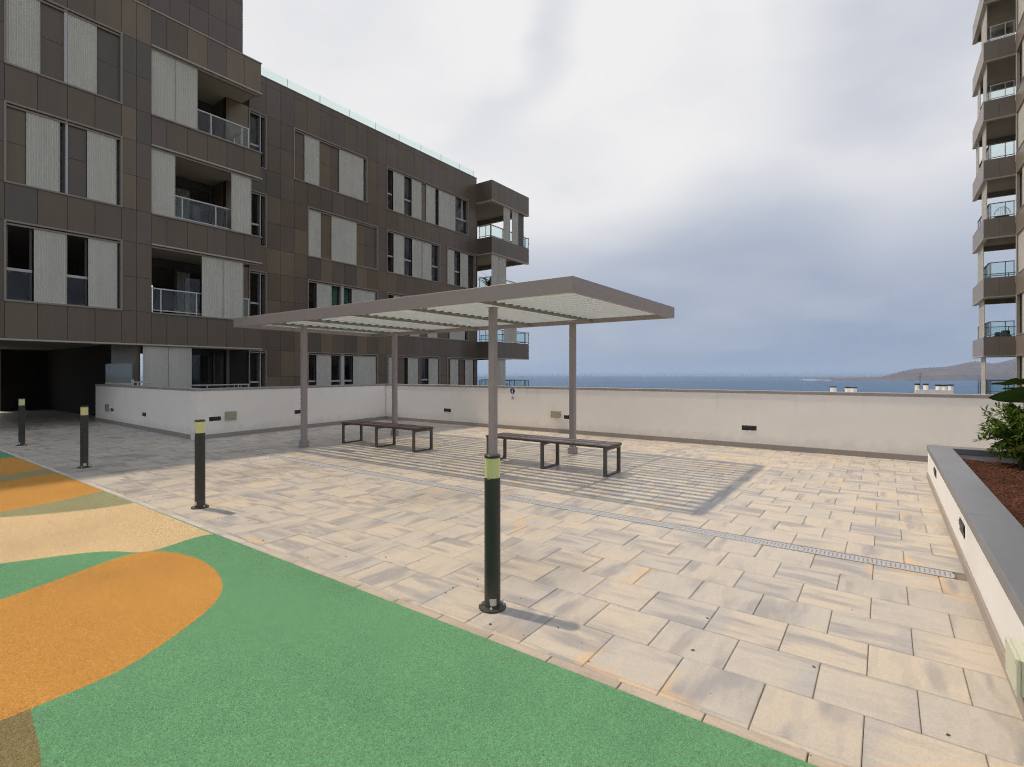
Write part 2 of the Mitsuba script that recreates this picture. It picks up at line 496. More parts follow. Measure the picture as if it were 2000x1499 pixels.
def window(pl, key, u0, u1, v0, v1, cells, frame=0.045, deep=0.20, right=True):
    """A long window opening: a tray frame, and in it shutters, infill panels and glazed lights."""
    ms = [pl.box(u0 + frame, u1 - frame, v1 - frame, v1, -deep, 0.028), pl.box(u0 + frame, u1 - frame, v0, v0 + frame, -deep, 0.034),
          pl.box(u0, u0 + frame, v0, v1, -deep, 0.03), pl.box(u1 - frame, u1, v0, v1, -deep, 0.03)]
    ms.append(pl.box(u0 + frame, u1 - frame, v1 - frame - .075, v1 - frame - .03, -.05, -.01))
    k = put(key, 'window', cat(ms), 'm_trim')
    a, b = v0 + frame, v1 - frame
    mid = (a + b) / 2 + .03
    for c in cells:
        t, p, q = c[0], c[1], c[2]
        if t == 'S':
            put(k, 'shutter', pl.ribbed(p, q, a + .006, b - .035, -.045), 'm_shutter')
        elif t == 'P':
            for z0, z1 in ((a, mid - .005), (mid + .005, b)):
                put(k, 'infill_panel', pl.box(p + .003, q - .003, z0, z1, -.10, -.075), PANELS[c[3] if len(c) > 3 else int(rng.choice([0, 1, 3]))])
        elif t == 'M':
            put(k, 'mullion', pl.box(p, q, a, b, -deep, -.02), 'm_window_frame')
        else:
            tr = a + (b - a) * 0.385
            fr = [pl.box(p, p + .05, a, b, -.19, -.13), pl.box(q - .05, q, a, b, -.19, -.13), pl.box(p + .05, q - .05, b - .05, b, -.19, -.13), pl.box(p + .05, q - .05, a, a + .05, -.19, -.13)]
            put(k, 'casement', cat(fr), 'm_window_frame_dark')
            if t in 'WO':
                put(k, 'transom', pl.box(p, q, tr, tr + .07, -.20, -.115), 'm_window_frame')
                if q - p > 0.7:
                    put(k, 'mullion', pl.box(p + (q - p) * .62, p + (q - p) * .62 + .06, tr + .07, b - .05, -.19, -.12), 'm_window_frame')
            put(k, 'pane', pl.quad(p + .05, q - .05, a + .05, tr if t == 'O' else b - .05, -.16), 'm_glass')
            if t == 'G':
                put(k, 'curtain', curtain(pl, p + .05, q - .05, a + .02, b - .05, -.26), 'm_curtain')
            elif rng.random() < 0.35:
                put(k, 'curtain', curtain(pl, p + .05, p + .05 + (q - p - .1) * .45, a + .02, b - .05, -.34), 'm_curtain_pale')
    return k


def curtain(pl, u0, u1, v0, v1, w):
    n = max(8, int((u1 - u0) / .02))
    us = np.linspace(u0, u1, n)
    ws = w + .022 * np.sin(us * 70) + .01 * np.sin(us * 31)
    V = [pl.pt(a, z, b) for z in (v0, v1) for a, b in zip(us, ws)]
    Fc = []
    for i in range(n - 1):
        Fc += [[i, i + 1, n + i + 1], [i, n + i + 1, n + i]]
    return trimesh.Trimesh(np.array(V), np.array(Fc), process=False)


def glass_rail(pl, key, u0, u1, v0, h, w, pitch=0.6, dark=False, first=None, glass='m_glass_green'):
    """Railing: handrail, foot rail, posts, one pane between each pair of posts."""
    mat = 'm_rail_dark' if dark else 'm_rail'
    k = put(key, 'railing', pl.box(u0, u1, v0 + h - .035, v0 + h, w - .03, w + .03), mat)
    put(k, 'foot_rail', pl.box(u0, u1, v0 + .08, v0 + .11, w - .02, w + .02), mat)
    us, u = [u0 + .02], (first if first is not None else u0 + pitch)
    while u < u1 - .15:
        us.append(u); u += pitch
    us.append(u1 - .04)
    for a in us:
        put(k, 'post', pl.box(a, a + .03, v0, v0 + h - .035, w - .018, w + .018), mat)
    for a, b in zip(us[:-1], us[1:]):
        put(k, 'pane', pl.quad(a + .035, b - .005, v0 + .115, v0 + h - .04, w), glass)
    return k


# ------------------------------------------------------------------ ground: paving, kerb, rubber, soil
KERB0, KERB1 = 2.276, 2.340
struct('paving', cat([quad((-31, KERB1, -.009), (9, KERB1, -.009), (9, 12.2, -.009), (-31, 12.2, -.009))]), 'm_bedding',
       label='cream and grey concrete paving of large slabs laid in half bond')

tiles = []
rows = [(KERB1, ROW0)] + [(ROW0 + i * ROW, ROW0 + (i + 1) * ROW) for i in range(6)]
rows += [(DR1 + i * ROW, DR1 + (i + 1) * ROW) for i in range(17)]
rows = [(a, min(b, 11.16)) for a, b in rows if a < 11.1]
for j, (y0, y1) in enumerate(rows):
    r = j - 1
    off = -0.072 if r % 2 else -0.072 - 0.1972
    i0 = math.floor((-30.5 - off) / COL)
    x = off + i0 * COL
    while x < 8.5:
        x0, x1 = x, x + COL
        x += COL
        if x0 < -18.5 and y0 > 6.1:
            continue
        if x1 < -13.4 and y0 > 6.2:
            continue
        if y0 < 9.45:
            if x0 > 0.5:
                continue
            x1 = min(x1, 0.505)
            if x1 - x0 < .03:
                continue
        cx_, cy_ = (x0 + x1) / 2, (y0 + y1) / 2
        dep = -cx_ * SY + cy_ * CY
        rx = (cx_ * CY + cy_ * SY) / max(dep, .1)
        seen = dep > 0.8 and -1.12 < rx < 1.12
        tiles.append((dep if seen else 99 + abs(rx), x0, x1, y0, y1))
tiles.sort()
G2 = 0.0017
protos = {}
rest = []
for n, (dep, x0, x1, y0, y1) in enumerate(tiles):
    w_, d_ = round(x1 - x0, 4), round(y1 - y0, 4)
    z = float(rng.uniform(-.0012, .0004))
    if n < 300:
        if (w_, d_) not in protos:
            protos[(w_, d_)] = mikit.ply(cbox(G2, w_ - G2, G2, d_ - G2, -.03, 0, .003), 'm_paver')
        k = new_key('paving__paving_slab')
        scene[k] = {**protos[(w_, d_)], 'to_world': T().translate([x0, y0, z]).rotate([1, 0, 0], float(rng.uniform(-.12, .12))).rotate([0, 1, 0], float(rng.uniform(-.12, .12)))}
    else:
        rest.append((x0 + G2, x1 - G2, y0 + G2, y1 - G2, -.03, z))
base = trimesh.creation.box(extents=[1, 1, 1])
xs_ = -30.5
while xs_ < -9.45:
    rest.append((xs_ + G2, min(xs_ + COL, -9.41) - G2, DR0 + G2, DR1 - G2, -.03, 0.0)); xs_ += COL
bv, bf = np.array(base.vertices) + .5, np.array(base.faces)
V = np.concatenate([bv * np.array([b - a, d - c, f - e]) + np.array([a, c, e]) for a, b, c, d, e, f in rest])
Fc = np.concatenate([bf + 8 * i for i in range(len(rest))])
scene['paving__distant_slabs'] = mikit.ply(trimesh.Trimesh(V, Fc, process=False), 'm_paver')
labels['paving__distant_slabs'] = {'kind': 'stuff', 'label': 'farther paving slabs laid in half bond'}

struct('kerb', bx(-22, .5, KERB0 + .004, KERB1 - .004, -.12, -.012), 'm_bedding', label='narrow kerb of short beige stones between rubber and paving')
x = -0.2445 + 2 * 0.3945
while x > -17.5:
    kx0 = max(x - .3945, -99)
    if kx0 < .5:
        k = new_key('kerb__kerb_stone')
        scene[k] = mikit.ply(cbox(kx0 + .003, min(x, .5) - .003, KERB0 + .001, KERB1 - .002, -.1, float(rng.uniform(.0, .002)), .003), 'm_kerb')
    x -= .3945

# rubber: poured patches that meet edge to edge
RUB = sbox(-18, -9, 8, KERB0)
struct('rubber_ground', quad((-18, -9, -.012), (8, -9, -.012), (8, KERB0, -.012), (-18, KERB0, -.012)), R_OLIVE,
       label='poured rubber play surface in green, orange, sand and sage curves')


def spl(pts, n=14):
    from scipy.interpolate import CubicSpline
    p = np.array(pts, float)
    t = np.concatenate([[0], np.cumsum(np.linalg.norm(np.diff(p, axis=0), axis=1))])
    cs = CubicSpline(t, p)
    return cs(np.linspace(0, t[-1], n * len(p)))


ell = spl([(-4.60, -1.5), (-4.62, .25), (-4.747, .779), (-4.90, 1.16), (-5.009, 1.403), (-5.041, 1.691), (-4.846, 1.825), (-4.531, 1.887), (-4.187, 1.865), (-3.895, 1.794),
           (-3.572, 1.613), (-3.351, 1.349), (-3.211, 1.125), (-3.13, .946), (-3.10, .70), (-3.094, .508), (-3.15, -.3), (-3.4, -1.5)])
ELL = Polygon(list(ell) + [(-3.9, -2.6)]).buffer(0)
sand_low = [tuple(p) for p in spl([(-5.074, 2.26), (-5.063, 1.97), (-5.041, 1.691), (-5.218, 1.578), (-5.409, 1.399), (-5.52, 1.19), (-5.66, .90), (-5.95, 0.2), (-6.2, -1.2)], 8)]
sage_lo = [tuple(p) for p in spl([(-7.03, 2.27), (-7.095, 1.842), (-7.249, 1.518), (-7.45, 1.222), (-7.75, .85), (-8.4, .2), (-9.4, -.8)], 8)]
sage_up = [tuple(p) for p in spl([(-8.06, 2.27), (-7.972, 2.07), (-7.874, 1.841), (-7.80, 1.545), (-7.738, 1.27), (-7.8, .9), (-8.45, .12), (-9.4, -.85)], 8)]
g_lo = [tuple(p) for p in spl([(-10.142, 2.27), (-10.023, 1.923), (-9.926, 1.629), (-9.85, 1.2), (-9.9, .5), (-10.4, -.8)], 8)]
g_up = [tuple(p) for p in spl([(-10.67, 2.27), (-10.52, 1.959), (-10.444, 1.714), (-10.42, 1.2), (-10.5, .5), (-10.9, -.8)], 8)]
o_up = [tuple(p) for p in spl([(-12.56, 2.27), (-12.62, 2.0), (-12.8, 1.4), (-13.3, .4), (-13.8, -.8)], 8)]


def strip(a, b):
    return Polygon(list(a) + list(b)[::-1]).buffer(0)


def left_of(line):
    return Polygon([(-18, KERB0 + .02)] + list(line) + [(-18, -1.3)]).buffer(0)


S_SAGE = strip(sage_up, sage_lo)
S_GRN = strip(g_up, g_lo)
S_SAND = strip(sage_lo, sand_low)
S_OR2 = strip(g_lo, sage_up)
S_OR3 = strip(o_up, g_up)
S_OLIVE = Polygon([(-3.2, .62), (-3.05, .60), (-2.911, .583), (-2.748, .566), (-2.604, .540), (-2.46, .50), (-2.40, .3), (-2.6, -.6), (-3.2, -1.2), (-3.6, -1.0)])
patches = [('orange_patch', ELL, R_ORANGE), ('olive_patch', S_OLIVE, R_OLIVE), ('sage_strip', S_SAGE, R_SAGE), ('dark_green_strip', S_GRN, R_SAGE),
           ('sand_patch', S_SAND, R_SAND), ('orange_patch', S_OR2, R_ORANGE), ('orange_patch', S_OR3, R_ORANGE)]
used = None
for name, poly, mat in patches + [('green_field', RUB, R_GREEN)]:
    g = poly.intersection(RUB)
    if used is not None:
        g = g.difference(used)
    used = g if used is None else used.union(g)
    ms = []
    for q in getattr(g, 'geoms', [g]):
        if q.geom_type == 'Polygon' and q.area > 1e-3:
            v, f = trimesh.creation.triangulate_polygon(q, engine='earcut')
            ms.append(trimesh.Trimesh(np.c_[v, np.full(len(v), -.001)], f, process=False))
    put('rubber_ground', name, cat(ms), mat)

# hairline cracks in the rubber where the kerb joints meet it
for pts in ([(-4.02, 2.27), (-4.03, 2.20), (-3.98, 2.12), (-4.00, 2.05)], [(-2.98, 2.27), (-3.0, 2.19), (-3.06, 2.12), (-3.05, 2.03), (-3.12, 1.97)], [(-1.62, 2.27), (-1.60, 2.20), (-1.63, 2.15)]):
    ln = LineString(pts).buffer(.0022, cap_style=2)
    v, f = trimesh.creation.triangulate_polygon(ln, engine='earcut')
    put('rubber_ground', 'crack', trimesh.Trimesh(np.c_[v, np.full(len(v), -.0004)], f, process=False), 'm_litter')

# crumbs, dry leaf bits and grit lying about
it = []
for _ in range(150):
    p_ = np.array([rng.uniform(-9, .3), rng.uniform(-.5, 9.0), .0012])
    if rng.random() < .45:
        p_[1] = rng.uniform(2.24, 2.9)
    sz = rng.uniform(.004, .011)
    m = trimesh.creation.icosphere(subdivisions=0).apply_scale([sz, sz * rng.uniform(.4, 1), sz * .35])
    m.apply_transform(trimesh.transformations.rotation_matrix(rng.uniform(0, 3), [0, 0, 1]))
    it.append(m.apply_translation(p_))
labels['litter'] = {'kind': 'stuff', 'label': 'tiny dry leaf bits and grit scattered over the ground'}
scene['litter'] = mikit.ply(cat(it), 'm_litter')

# ------------------------------------------------------------------ low white walls


def low_wall(key, label, p0, p1, thick, h, side, cover=0.012, mat='m_plaster', z0=-.05, skirt=.10, cop=.058, group=None):
    """A rendered wall from p0 to p1; its seen face lies on that line, its body on the 'side' (+1 left of the walk)."""
    p0, p1 = np.array(p0, float), np.array(p1, float)
    L = np.linalg.norm(p1 - p0)
    ang = math.atan2(*(p1 - p0)[::-1])
    k = thing(key, label, 'wall', group)

    def place(m):
        m.apply_transform(trimesh.transformations.rotation_matrix(ang, [0, 0, 1]))
        m.apply_translation([p0[0], p0[1], 0])
        return m
    y0, y1 = (0, thick) if side > 0 else (-thick, 0)
    e0, e1 = (y0 - cover, y1 + cover)
    put(k, 'body', place(bx(0, L, y0, y1, z0, h - cop)), mat)
    n_c = max(1, round(L / 2.0))
    cu = np.linspace(-cover, L + cover, n_c + 1)
    for c0, c1 in zip(cu[:-1], cu[1:]):
        put(k, 'coping', place(cbox(c0 + .0015, c1 - .0015, e0, e1, h - cop, h - float(rng.uniform(0, .0015)), .004)), 'm_coping')
    s0, s1 = (-.014, -.001) if side > 0 else (.001, .014)
    put(k, 'skirting', place(cbox(-.012, L + .012, s0, s1, z0, skirt, .003)), 'm_skirting')
    return k, place, L


WALL = 1.15
YW = 11.15
CORNER, INNER = (-12.47, 5.20), (-13.10, YW)
low_wall('terrace_wall', 'long low white rendered wall with grey coping along the sea side of the paving', (-13.34, YW), (8.4, YW), .22, WALL, +1)
low_wall('terrace_wall', 'low white wall in shade running from the left bench corner towards the camera', CORNER, (INNER[0], INNER[1] - .03), .22, WALL, +1)
low_wall('terrace_wall', 'short low white wall leading into the dark passage under the apartments', (-20.25, 5.50), (CORNER[0] - .215, CORNER[1] + .008), .20, WALL, +1)

# ------------------------------------------------------------------ planter with red gravel
pk = thing('planter', 'long white planter box with broad zinc coping on the right', 'planter')
PX, PY0, PY1 = 0.5, -3.0, 9.45
put(pk, 'body', cat([bx(PX, PX + .22, PY0, PY1, -.05, .395), bx(PX + .22, 6, PY1 - .22, PY1, -.05, .395)]), 'm_plaster_bright')
put(pk, 'skirting', cbox(PX - .014, PX - .001, PY0, PY1 + .01, -.05, .085, .003), 'm_skirting')
put(pk, 'skirting', cbox(PX, 6, PY1 + .001, PY1 + .014, -.05, .085, .003), 'm_skirting')
joints = [PY0, -1.0, 1.0, 3.0, 5.0, 7.0, PY1 + .012]
for a, b in zip(joints[:-1], joints[1:]):
    put(pk, 'coping', cbox(PX - .012, PX + .25, a + .0015, b - .0015, .395, .475, .005), 'm_zinc')
put(pk, 'coping', cbox(PX + .252, 6, PY1 - .24, PY1 + .012, .395, .4745, .005), 'm_zinc')
nx, ny = 60, 110
gx, gy = np.meshgrid(np.linspace(PX + .2, 3.6, nx), np.linspace(2.5, PY1 - .2, ny), indexing='ij')
gz = .30 + .05 * meshkit.fbm(np.stack([gx * 1.5, gy * 1.5, gx * 0], -1), 4, 5) + .012 * meshkit.noise(np.stack([gx * 14, gy * 14, gx * 0], -1), 6)
gv = np.stack([gx, gy, gz], -1).reshape(-1, 3)
gi = np.arange(nx * ny).reshape(nx, ny)
gf = np.concatenate([np.stack([gi[:-1, :-1], gi[1:, :-1], gi[1:, 1:]], -1).reshape(-1, 3), np.stack([gi[:-1, :-1], gi[1:, 1:], gi[:-1, 1:]], -1).reshape(-1, 3)])
labels['planter__gravel_bed'] = {'kind': 'stuff', 'label': 'reddish brown volcanic gravel filling the planter'}
scene['planter__gravel_bed'] = mikit.ply(trimesh.Trimesh(gv, gf, process=False), 'm_gravel', smooth=True)
ico = trimesh.creation.icosphere(subdivisions=0)
ms = []
for _ in range(2600):
    x_, y_ = rng.uniform(PX + .25, 2.6), rng.uniform(3.0, PY1 - .25)
    m = ico.copy()
    m.apply_scale(rng.uniform(.006, .016, 3))
    m.apply_transform(trimesh.transformations.random_rotation_matrix(rng.random(3)))
    i, j = int((x_ - PX - .2) / (3.6 - PX - .2) * (nx - 1)), int((y_ - 2.5) / (PY1 - .2 - 2.5) * (ny - 1))
    m.apply_translation([x_, y_, gz[i, j] + .004])
    ms.append(m)
labels['planter__gravel_stones'] = {'kind': 'stuff', 'label': 'loose red gravel stones'}
scene['planter__gravel_stones'] = mikit.ply(cat(ms), 'm_gravel_stone')

# ------------------------------------------------------------------ shrub and broad-leaved plant


def leaf(base, direction, up, length, width, curl=.25, seg=3, fold=.15):
    d = direction / np.linalg.norm(direction)
    sd = np.cross(d, up); sd /= max(np.linalg.norm(sd), 1e-6)
    nn = np.cross(sd, d)
    V, Fc = [], []
    for i in range(seg + 1):
        t = i / seg
        c = base + d * length * t - nn * curl * length * t * t
        w = width * math.sin(math.pi * min(max(.06 + .90 * t ** .8, 0), 1)) / 2
        V += [c - sd * w + nn * fold * w, c, c + sd * w + nn * fold * w]
    for i in range(seg):
        a = 3 * i
        Fc += [[a, a + 1, a + 4], [a, a + 4, a + 3], [a + 1, a + 2, a + 5], [a + 1, a + 5, a + 4]]
    return np.array(V), np.array(Fc)


def leaves(items):
    V, Fc, n = [], [], 0
    for v, f in items:
        V.append(v); Fc.append(f + n); n += len(v)
    return trimesh.Trimesh(np.concatenate(V), np.concatenate(Fc), process=False)


sk = thing('shrub', 'bushy green shrub with small pointed leaves in the planter corner', 'shrub')
SB = np.array([1.42, 8.95, .30])
bins = {'a': [], 'b': [], 'r': []}
stems = []
for s in range(120):
    az = rng.uniform(0, 2 * math.pi)
    el = rng.uniform(-.85, 1.40)
    r = rng.uniform(.62, 1.0)
    centre = SB + np.array([0.02, 0, .47])
    tip = centre + np.array([math.cos(az) * math.cos(el) * .50, math.sin(az) * math.cos(el) * .50, math.sin(el) * .43]) * r
    knee = SB + np.array([rng.normal(0, .03), rng.normal(0, .03), rng.uniform(.12, .30)])
    ctrl = np.array([SB + np.array([rng.normal(0, .02), rng.normal(0, .02), -.05]), knee, (knee + tip) / 2 + np.array([0, 0, .08]), tip])
    path = spl(ctrl, 3)
    stems.append(tube(path, np.linspace(.006, .0018, len(path)), 5))
    P2 = path[int(len(path) * .42):]
    for c in P2:
        for _ in range(rng.integers(6, 10)):
            out = (c - centre); out /= np.linalg.norm(out) + 1e-6
            dv = out * .7 + rng.normal(0, .62, 3) + np.array([0, 0, .12])
            item = leaf(c + rng.normal(0, .012, 3), dv, np.array([0, 0, 1.0]) + rng.normal(0, .35, 3), rng.uniform(.055, .105), rng.uniform(.017, .029))
            q = rng.random()
            bins['r' if q > .975 else ('a' if q < .58 else 'b')].append(item)
put(sk, 'stems', cat(stems), 'm_stem')
put(sk, 'foliage', leaves(bins['a']), LEAF_A)
put(sk, 'foliage', leaves(bins['b']), LEAF_B)
put(sk, 'withered_leaves', leaves(bins['r']), LEAF_R)

bk = thing('broad_leaf_plant', 'dark plant with large paddle shaped leaves rising beside the shrub', 'plant')


def big_leaf(base, tip, width, sag, tear=0.0, roll=0.0, seg=18):
    base, tip = np.array(base, float), np.array(tip, float)
    d = tip - base
    L = np.linalg.norm(d); d /= L
    sd = np.cross(d, [0, 0, 1]); sd /= np.linalg.norm(sd)
    nn = np.cross(sd, d)
    sd, nn = sd * math.cos(roll) + nn * math.sin(roll), nn * math.cos(roll) - sd * math.sin(roll)
    V, Fc = [], []
    m = 5
    for i in range(seg + 1):
        t = i / seg
        c = base + d * L * t + nn * sag * L * 4 * t * (1 - t) * .5
        w = width / 2 * (math.sin(math.pi * t ** .75) ** .6 if 0 < t < 1 else .02)
        w *= 1 + tear * (rng.random() - .5)
        for k in range(-m, m + 1):
            s = k / m
            V.append(c + sd * w * s + nn * (abs(s) * .28 * w + .012 * math.sin(9 * t + 3 * s)))
    n = 2 * m + 1
    for i in range(seg):
        for k in range(n - 1):
            a = i * n + k
            Fc += [[a, a + 1, a + n + 1], [a, a + n + 1, a + n]]
    return trimesh.Trimesh(np.array(V), np.array(Fc), process=False)


BB = np.array([1.95, 8.80, .28])
for tip, start, w, sag, mat, tear, roll in [
        ((1.06, 8.78, 1.19), (1.95, 8.9, 1.20), .30, .06, LEAF_C, .05, -.95), ((1.12, 9.05, 1.36), (2.05, 9.2, 1.24), .26, .12, LEAF_C, .9, -.45), ((1.22, 9.0, 1.30), (2.0, 9.1, 1.12), .2, .14, LEAF_C, .7, -.2),
        ((1.38, 8.45, 1.00), (2.0, 8.75, .98), .30, .06, LEAF_C, .1, -.9), ((1.22, 8.55, .56), (1.95, 8.7, .66), .30, .10, LEAF_D, .08, -.7),
        ((1.33, 8.75, .80), (2.0, 8.85, .84), .26, .10, LEAF_C, .1, -.8), ((2.5, 8.4, 1.5), (2.0, 8.8, 1.1), .28, .1, LEAF_C, .1, .5),
        ((2.6, 9.0, 1.2), (2.1, 8.9, .9), .26, .1, LEAF_D, .1, .4), ((1.50, 9.15, .46), (2.05, 8.95, .56), .28, .1, LEAF_C, .1, -.6), ((1.62, 8.55, 1.30), (1.98, 8.75, 1.05), .26, .1, LEAF_C, .1, -1.1)]:
    put(bk, 'leaf', big_leaf(start, tip, w, sag, tear, roll), mat, smooth=True)
    put(bk, 'leaf_stalk', tube(spl([BB + rng.normal(0, .03, 3) * [1, 1, 0], (BB + np.array(start)) / 2 + [0.05, 0, .05], start], 5), np.linspace(.016, .007, 15), 7), LEAF_D)

# ------------------------------------------------------------------ drain
dk = thing('drain_channel', 'narrow galvanised drain grating set across the paving in front of the pergola', 'drain')
put(dk, 'channel', cat([bx(-9.4, .43, DR0, DR1, -.12, -.10), bx(-9.4, .43, DR0, DR0 + .012, -.10, -.0015), bx(-9.4, .43, DR1 - .012, DR1, -.10, -.0015), bx(-9.4, -9.39, DR0 + .012, DR1 - .012, -.1, -.002), bx(.42, .43, DR0 + .012, DR1 - .012, -.1, -.002)]), 'm_pit')
x1 = .415
while x1 > -9.3:
    x0 = max(x1 - 1.0, -9.38)
    a, b = x0 + .003, x1 - .003
    ms = [bx(a, b, DR0 + .014, DR0 + .046, -.02, -.002), bx(a, b, DR1 - .046, DR1 - .014, -.02, -.002), bx(a, b, 5.014, 5.026, -.02, -.0028)]
    n = int((b - a) / .03)
    for i in range(n + 1):
        xx = a + (b - a - .012) * i / n
        ms.append(bx(xx, xx + .0215, DR0 + .046, DR1 - .046, -.02, -.0024))
    put(dk, 'grate', cat(ms), 'm_galvanised')
    x1 -= 1.0

# ------------------------------------------------------------------ pergola
gk = thing('pergola', 'grey flat steel pergola with white slats standing over two benches', 'pergola')
PX0, PX1, PYA, PYB, PZ0, PZ1 = -11.08, -2.98, 5.34, 8.97, 2.458, 2.65
fw = .06
put(gk, 'fascia', cbox(PX0, PX1, PYA, PYA + fw, PZ0, PZ1, .004), 'm_pergola')
put(gk, 'fascia', cbox(PX0, PX1, PYB - fw, PYB, PZ0, PZ1, .004), 'm_pergola')
put(gk, 'fascia', cbox(PX1 - fw, PX1 - .0005, PYA + fw, PYB - fw, PZ0 + .001, PZ1 - .001, .004), 'm_pergola')
put(gk, 'fascia', cbox(PX0 + .0005, PX0 + fw, PYA + fw, PYB - fw, PZ0 + .001, PZ1 - .001, .004), 'm_pergola')
RAFT = [-4.56, -5.98, -7.40, -8.82, -10.05]
n_sl = 18
y_sl = np.linspace(PYA + fw + .075, PYB - fw - .075, n_sl)
for xr in RAFT:
    put(gk, 'rafter', cat([cbox(xr - .02, xr + .02, PYA + fw, PYB - fw, PZ0 + .020, PZ0 + .062, .003)] +
                          [bx(xr - .024, xr + .024, y - .030, y + .030, PZ0 + .062, PZ0 + .0755) for y in y_sl]), 'm_rafter')
prof = Polygon([(-.045, 0), (-.041, 0), (-.041, .030), (.041, .030), (.041, 0), (.045, 0), (.045, .034), (-.045, .034)])
slat = trimesh.creation.extrude_polygon(prof, PX1 - PX0 - 2 * fw - .006, engine='earcut')
sv_ = np.array(slat.vertices)
for y in y_sl:
    slat.vertices = np.c_[sv_[:, 2] + PX0 + fw + .003, sv_[:, 0] + y, sv_[:, 1] + PZ0 + .076]
    put(gk, 'slat', slat, 'm_slat')
for x_, y_ in ((-9.56, 6.01), (-9.56, 8.40), (-4.63, 5.93), (-4.71, 8.44)):
    pk_ = put(gk, 'post', cbox(x_ - .050, x_ + .050, y_ - .050, y_ + .050, 0, PZ0, .006), 'm_pergola')
    put(pk_, 'base_sleeve', cat([cbox(x_ - .071, x_ + .071, y_ - .071, y_ + .071, 0, .125, .006)]), 'm_pergola')
    for sx, sy in ((-1, 0), (0, -1)):
        for o_ in (-.042, .042):
            bl_ = trimesh.creation.cylinder(.008, .008, sections=8)
            bl_.apply_transform(trimesh.transformations.rotation_matrix(math.pi / 2, [0, 1, 0] if sx else [1, 0, 0]))
            put(pk_, 'bolt', bl_.apply_translation([x_ + sx * .0725 + (o_ if sy else 0), y_ + sy * .0725 + (o_ if sx else 0), .065]), 'm_bolt')
    put(pk_, 'head_bracket', cbox(x_ - .062, x_ + .062, y_ - .062, y_ + .062, PZ0 - .010, PZ0 - .0005, .003), 'm_pergola')
# ------------------------------------------------------------------ benches


def bench(label, x0, y0):
    k = thing('bench', label, 'bench', 'backless benches under the pergola')
    L, D, Z = 2.24, .50, .45
    pw = (D - 3 * .008) / 4
    for i in range(4):
        put(k, 'seat_plank', cbox(x0, x0 + L, y0 + i * (pw + .008), y0 + i * (pw + .008) + pw, Z - .036, Z - float(rng.uniform(0, .0015)), .004), 'm_wood')
    for c in (x0 + .045, x0 + L / 2, x0 + L - .045):
        outer = sbox(0.0, 0, D, Z - .037)
        inner = sbox(.034, .024, D - .034, Z - .037 - .034).buffer(-.03).buffer(.03, 6)
        m = trimesh.creation.extrude_polygon(outer.difference(inner), .05, engine='earcut')
        v = np.array(m.vertices)
        m.vertices = np.c_[v[:, 2] + c - .025, v[:, 0] + y0, v[:, 1]]
        put(k, 'leg_frame', m, 'm_bench_steel')
    return k


bench('low dark wooden bench without a back on the left, nearest the inner wall corner', -9.41, 6.79)
bench('low dark wooden bench without a back on the right, behind the front pergola post', -5.46, 6.79)

# ------------------------------------------------------------------ bollard lights


def bollard(label, x, y, turn):
    k = thing('bollard_light', label, 'bollard', 'bollard lights along the kerb')
    R = .0515
    put(k, 'base_plate', lathe([(0, .0), (.086, 0), (.088, .003), (.088, .011), (.085, .014), (0, .014)], 40, (x, y, 0)), 'm_bollard', smooth=35)
    for i in range(4):
        a = turn + i * math.pi / 2
        put(k, 'bolt', cat([trimesh.creation.cylinder(.009, .010, sections=6), trimesh.creation.cylinder(.005, .020, sections=10)]).apply_translation([x + .070 * math.cos(a), y + .070 * math.sin(a), .021]), 'm_bolt')
    put(k, 'post', lathe([(R, .014), (R, .828), (R - .004, .832), (0, .832)], 40, (x, y, 0)), 'm_bollard', smooth=35)
    pa_ = turn * 2 - 1.9
    plate = lathe([(R + .0008, .030), (R + .0008, .075)], 64)
    keep = np.array([abs(math.atan2(*(plate.triangles_center[i][[1, 0]])) - pa_) < .42 for i in range(len(plate.faces))])
    plate.update_faces(keep); plate.apply_translation([x, y, 0])
    put(k, 'access_plate', plate, 'm_bolt')
    put(k, 'lamp', lathe([(R - .006, .832), (R - .003, .834), (R - .003, .958), (R - .006, .960)], 40, (x, y, 0)), 'm_lamp', smooth=35)
    put(k, 'cap', lathe([(0, .960), (R, .960), (R + .001, .963), (R + .001, .974), (R - .004, .979), (0, .982)], 40, (x, y, 0)), 'm_bollard', smooth=35)
    return k


bollard('dark green bollard light with yellowish lamp, nearest the camera in front of the pergola post', -2.035, 2.60, .55)
bollard('dark bollard light second nearest, standing in front of the white wall corner', -6.19, 2.62, .2)
bollard('dark bollard light in shade, third from the camera before the dark passage', -10.29, 2.65, .9)
bollard('dark bollard light in shade, farthest and leftmost along the kerb', -14.48, 2.70, .4)

# ------------------------------------------------------------------ fittings on the low walls


def on_wall(place, u, z, w, h, d, side=-1):
    return place, u, z, w, h, d


def wall_light(label, face, u, z, w=.27, h=.095):
    k = thing('wall_light', label, 'wall light', 'recessed wall lights on the white walls')
    put(k, 'frame', cat([face(u - w / 2, u + w / 2, z + h / 2 - .012, z + h / 2, .006), face(u - w / 2, u + w / 2, z - h / 2, z - h / 2 + .012, .006),
                         face(u - w / 2, u - w / 2 + .012, z - h / 2 + .012, z + h / 2 - .012, .006), face(u + w / 2 - .012, u + w / 2, z - h / 2 + .012, z + h / 2 - .012, .006)]), 'm_black_plastic')
    put(k, 'hood', face(u - w / 2 + .012, u + w / 2 - .012, z - .006, z + h / 2 - .012, .012), 'm_black_plastic')
    put(k, 'lens', face(u - w / 2 + .012, u + w / 2 - .012, z - h / 2 + .012, z - .006, .004), 'm_black_plastic')


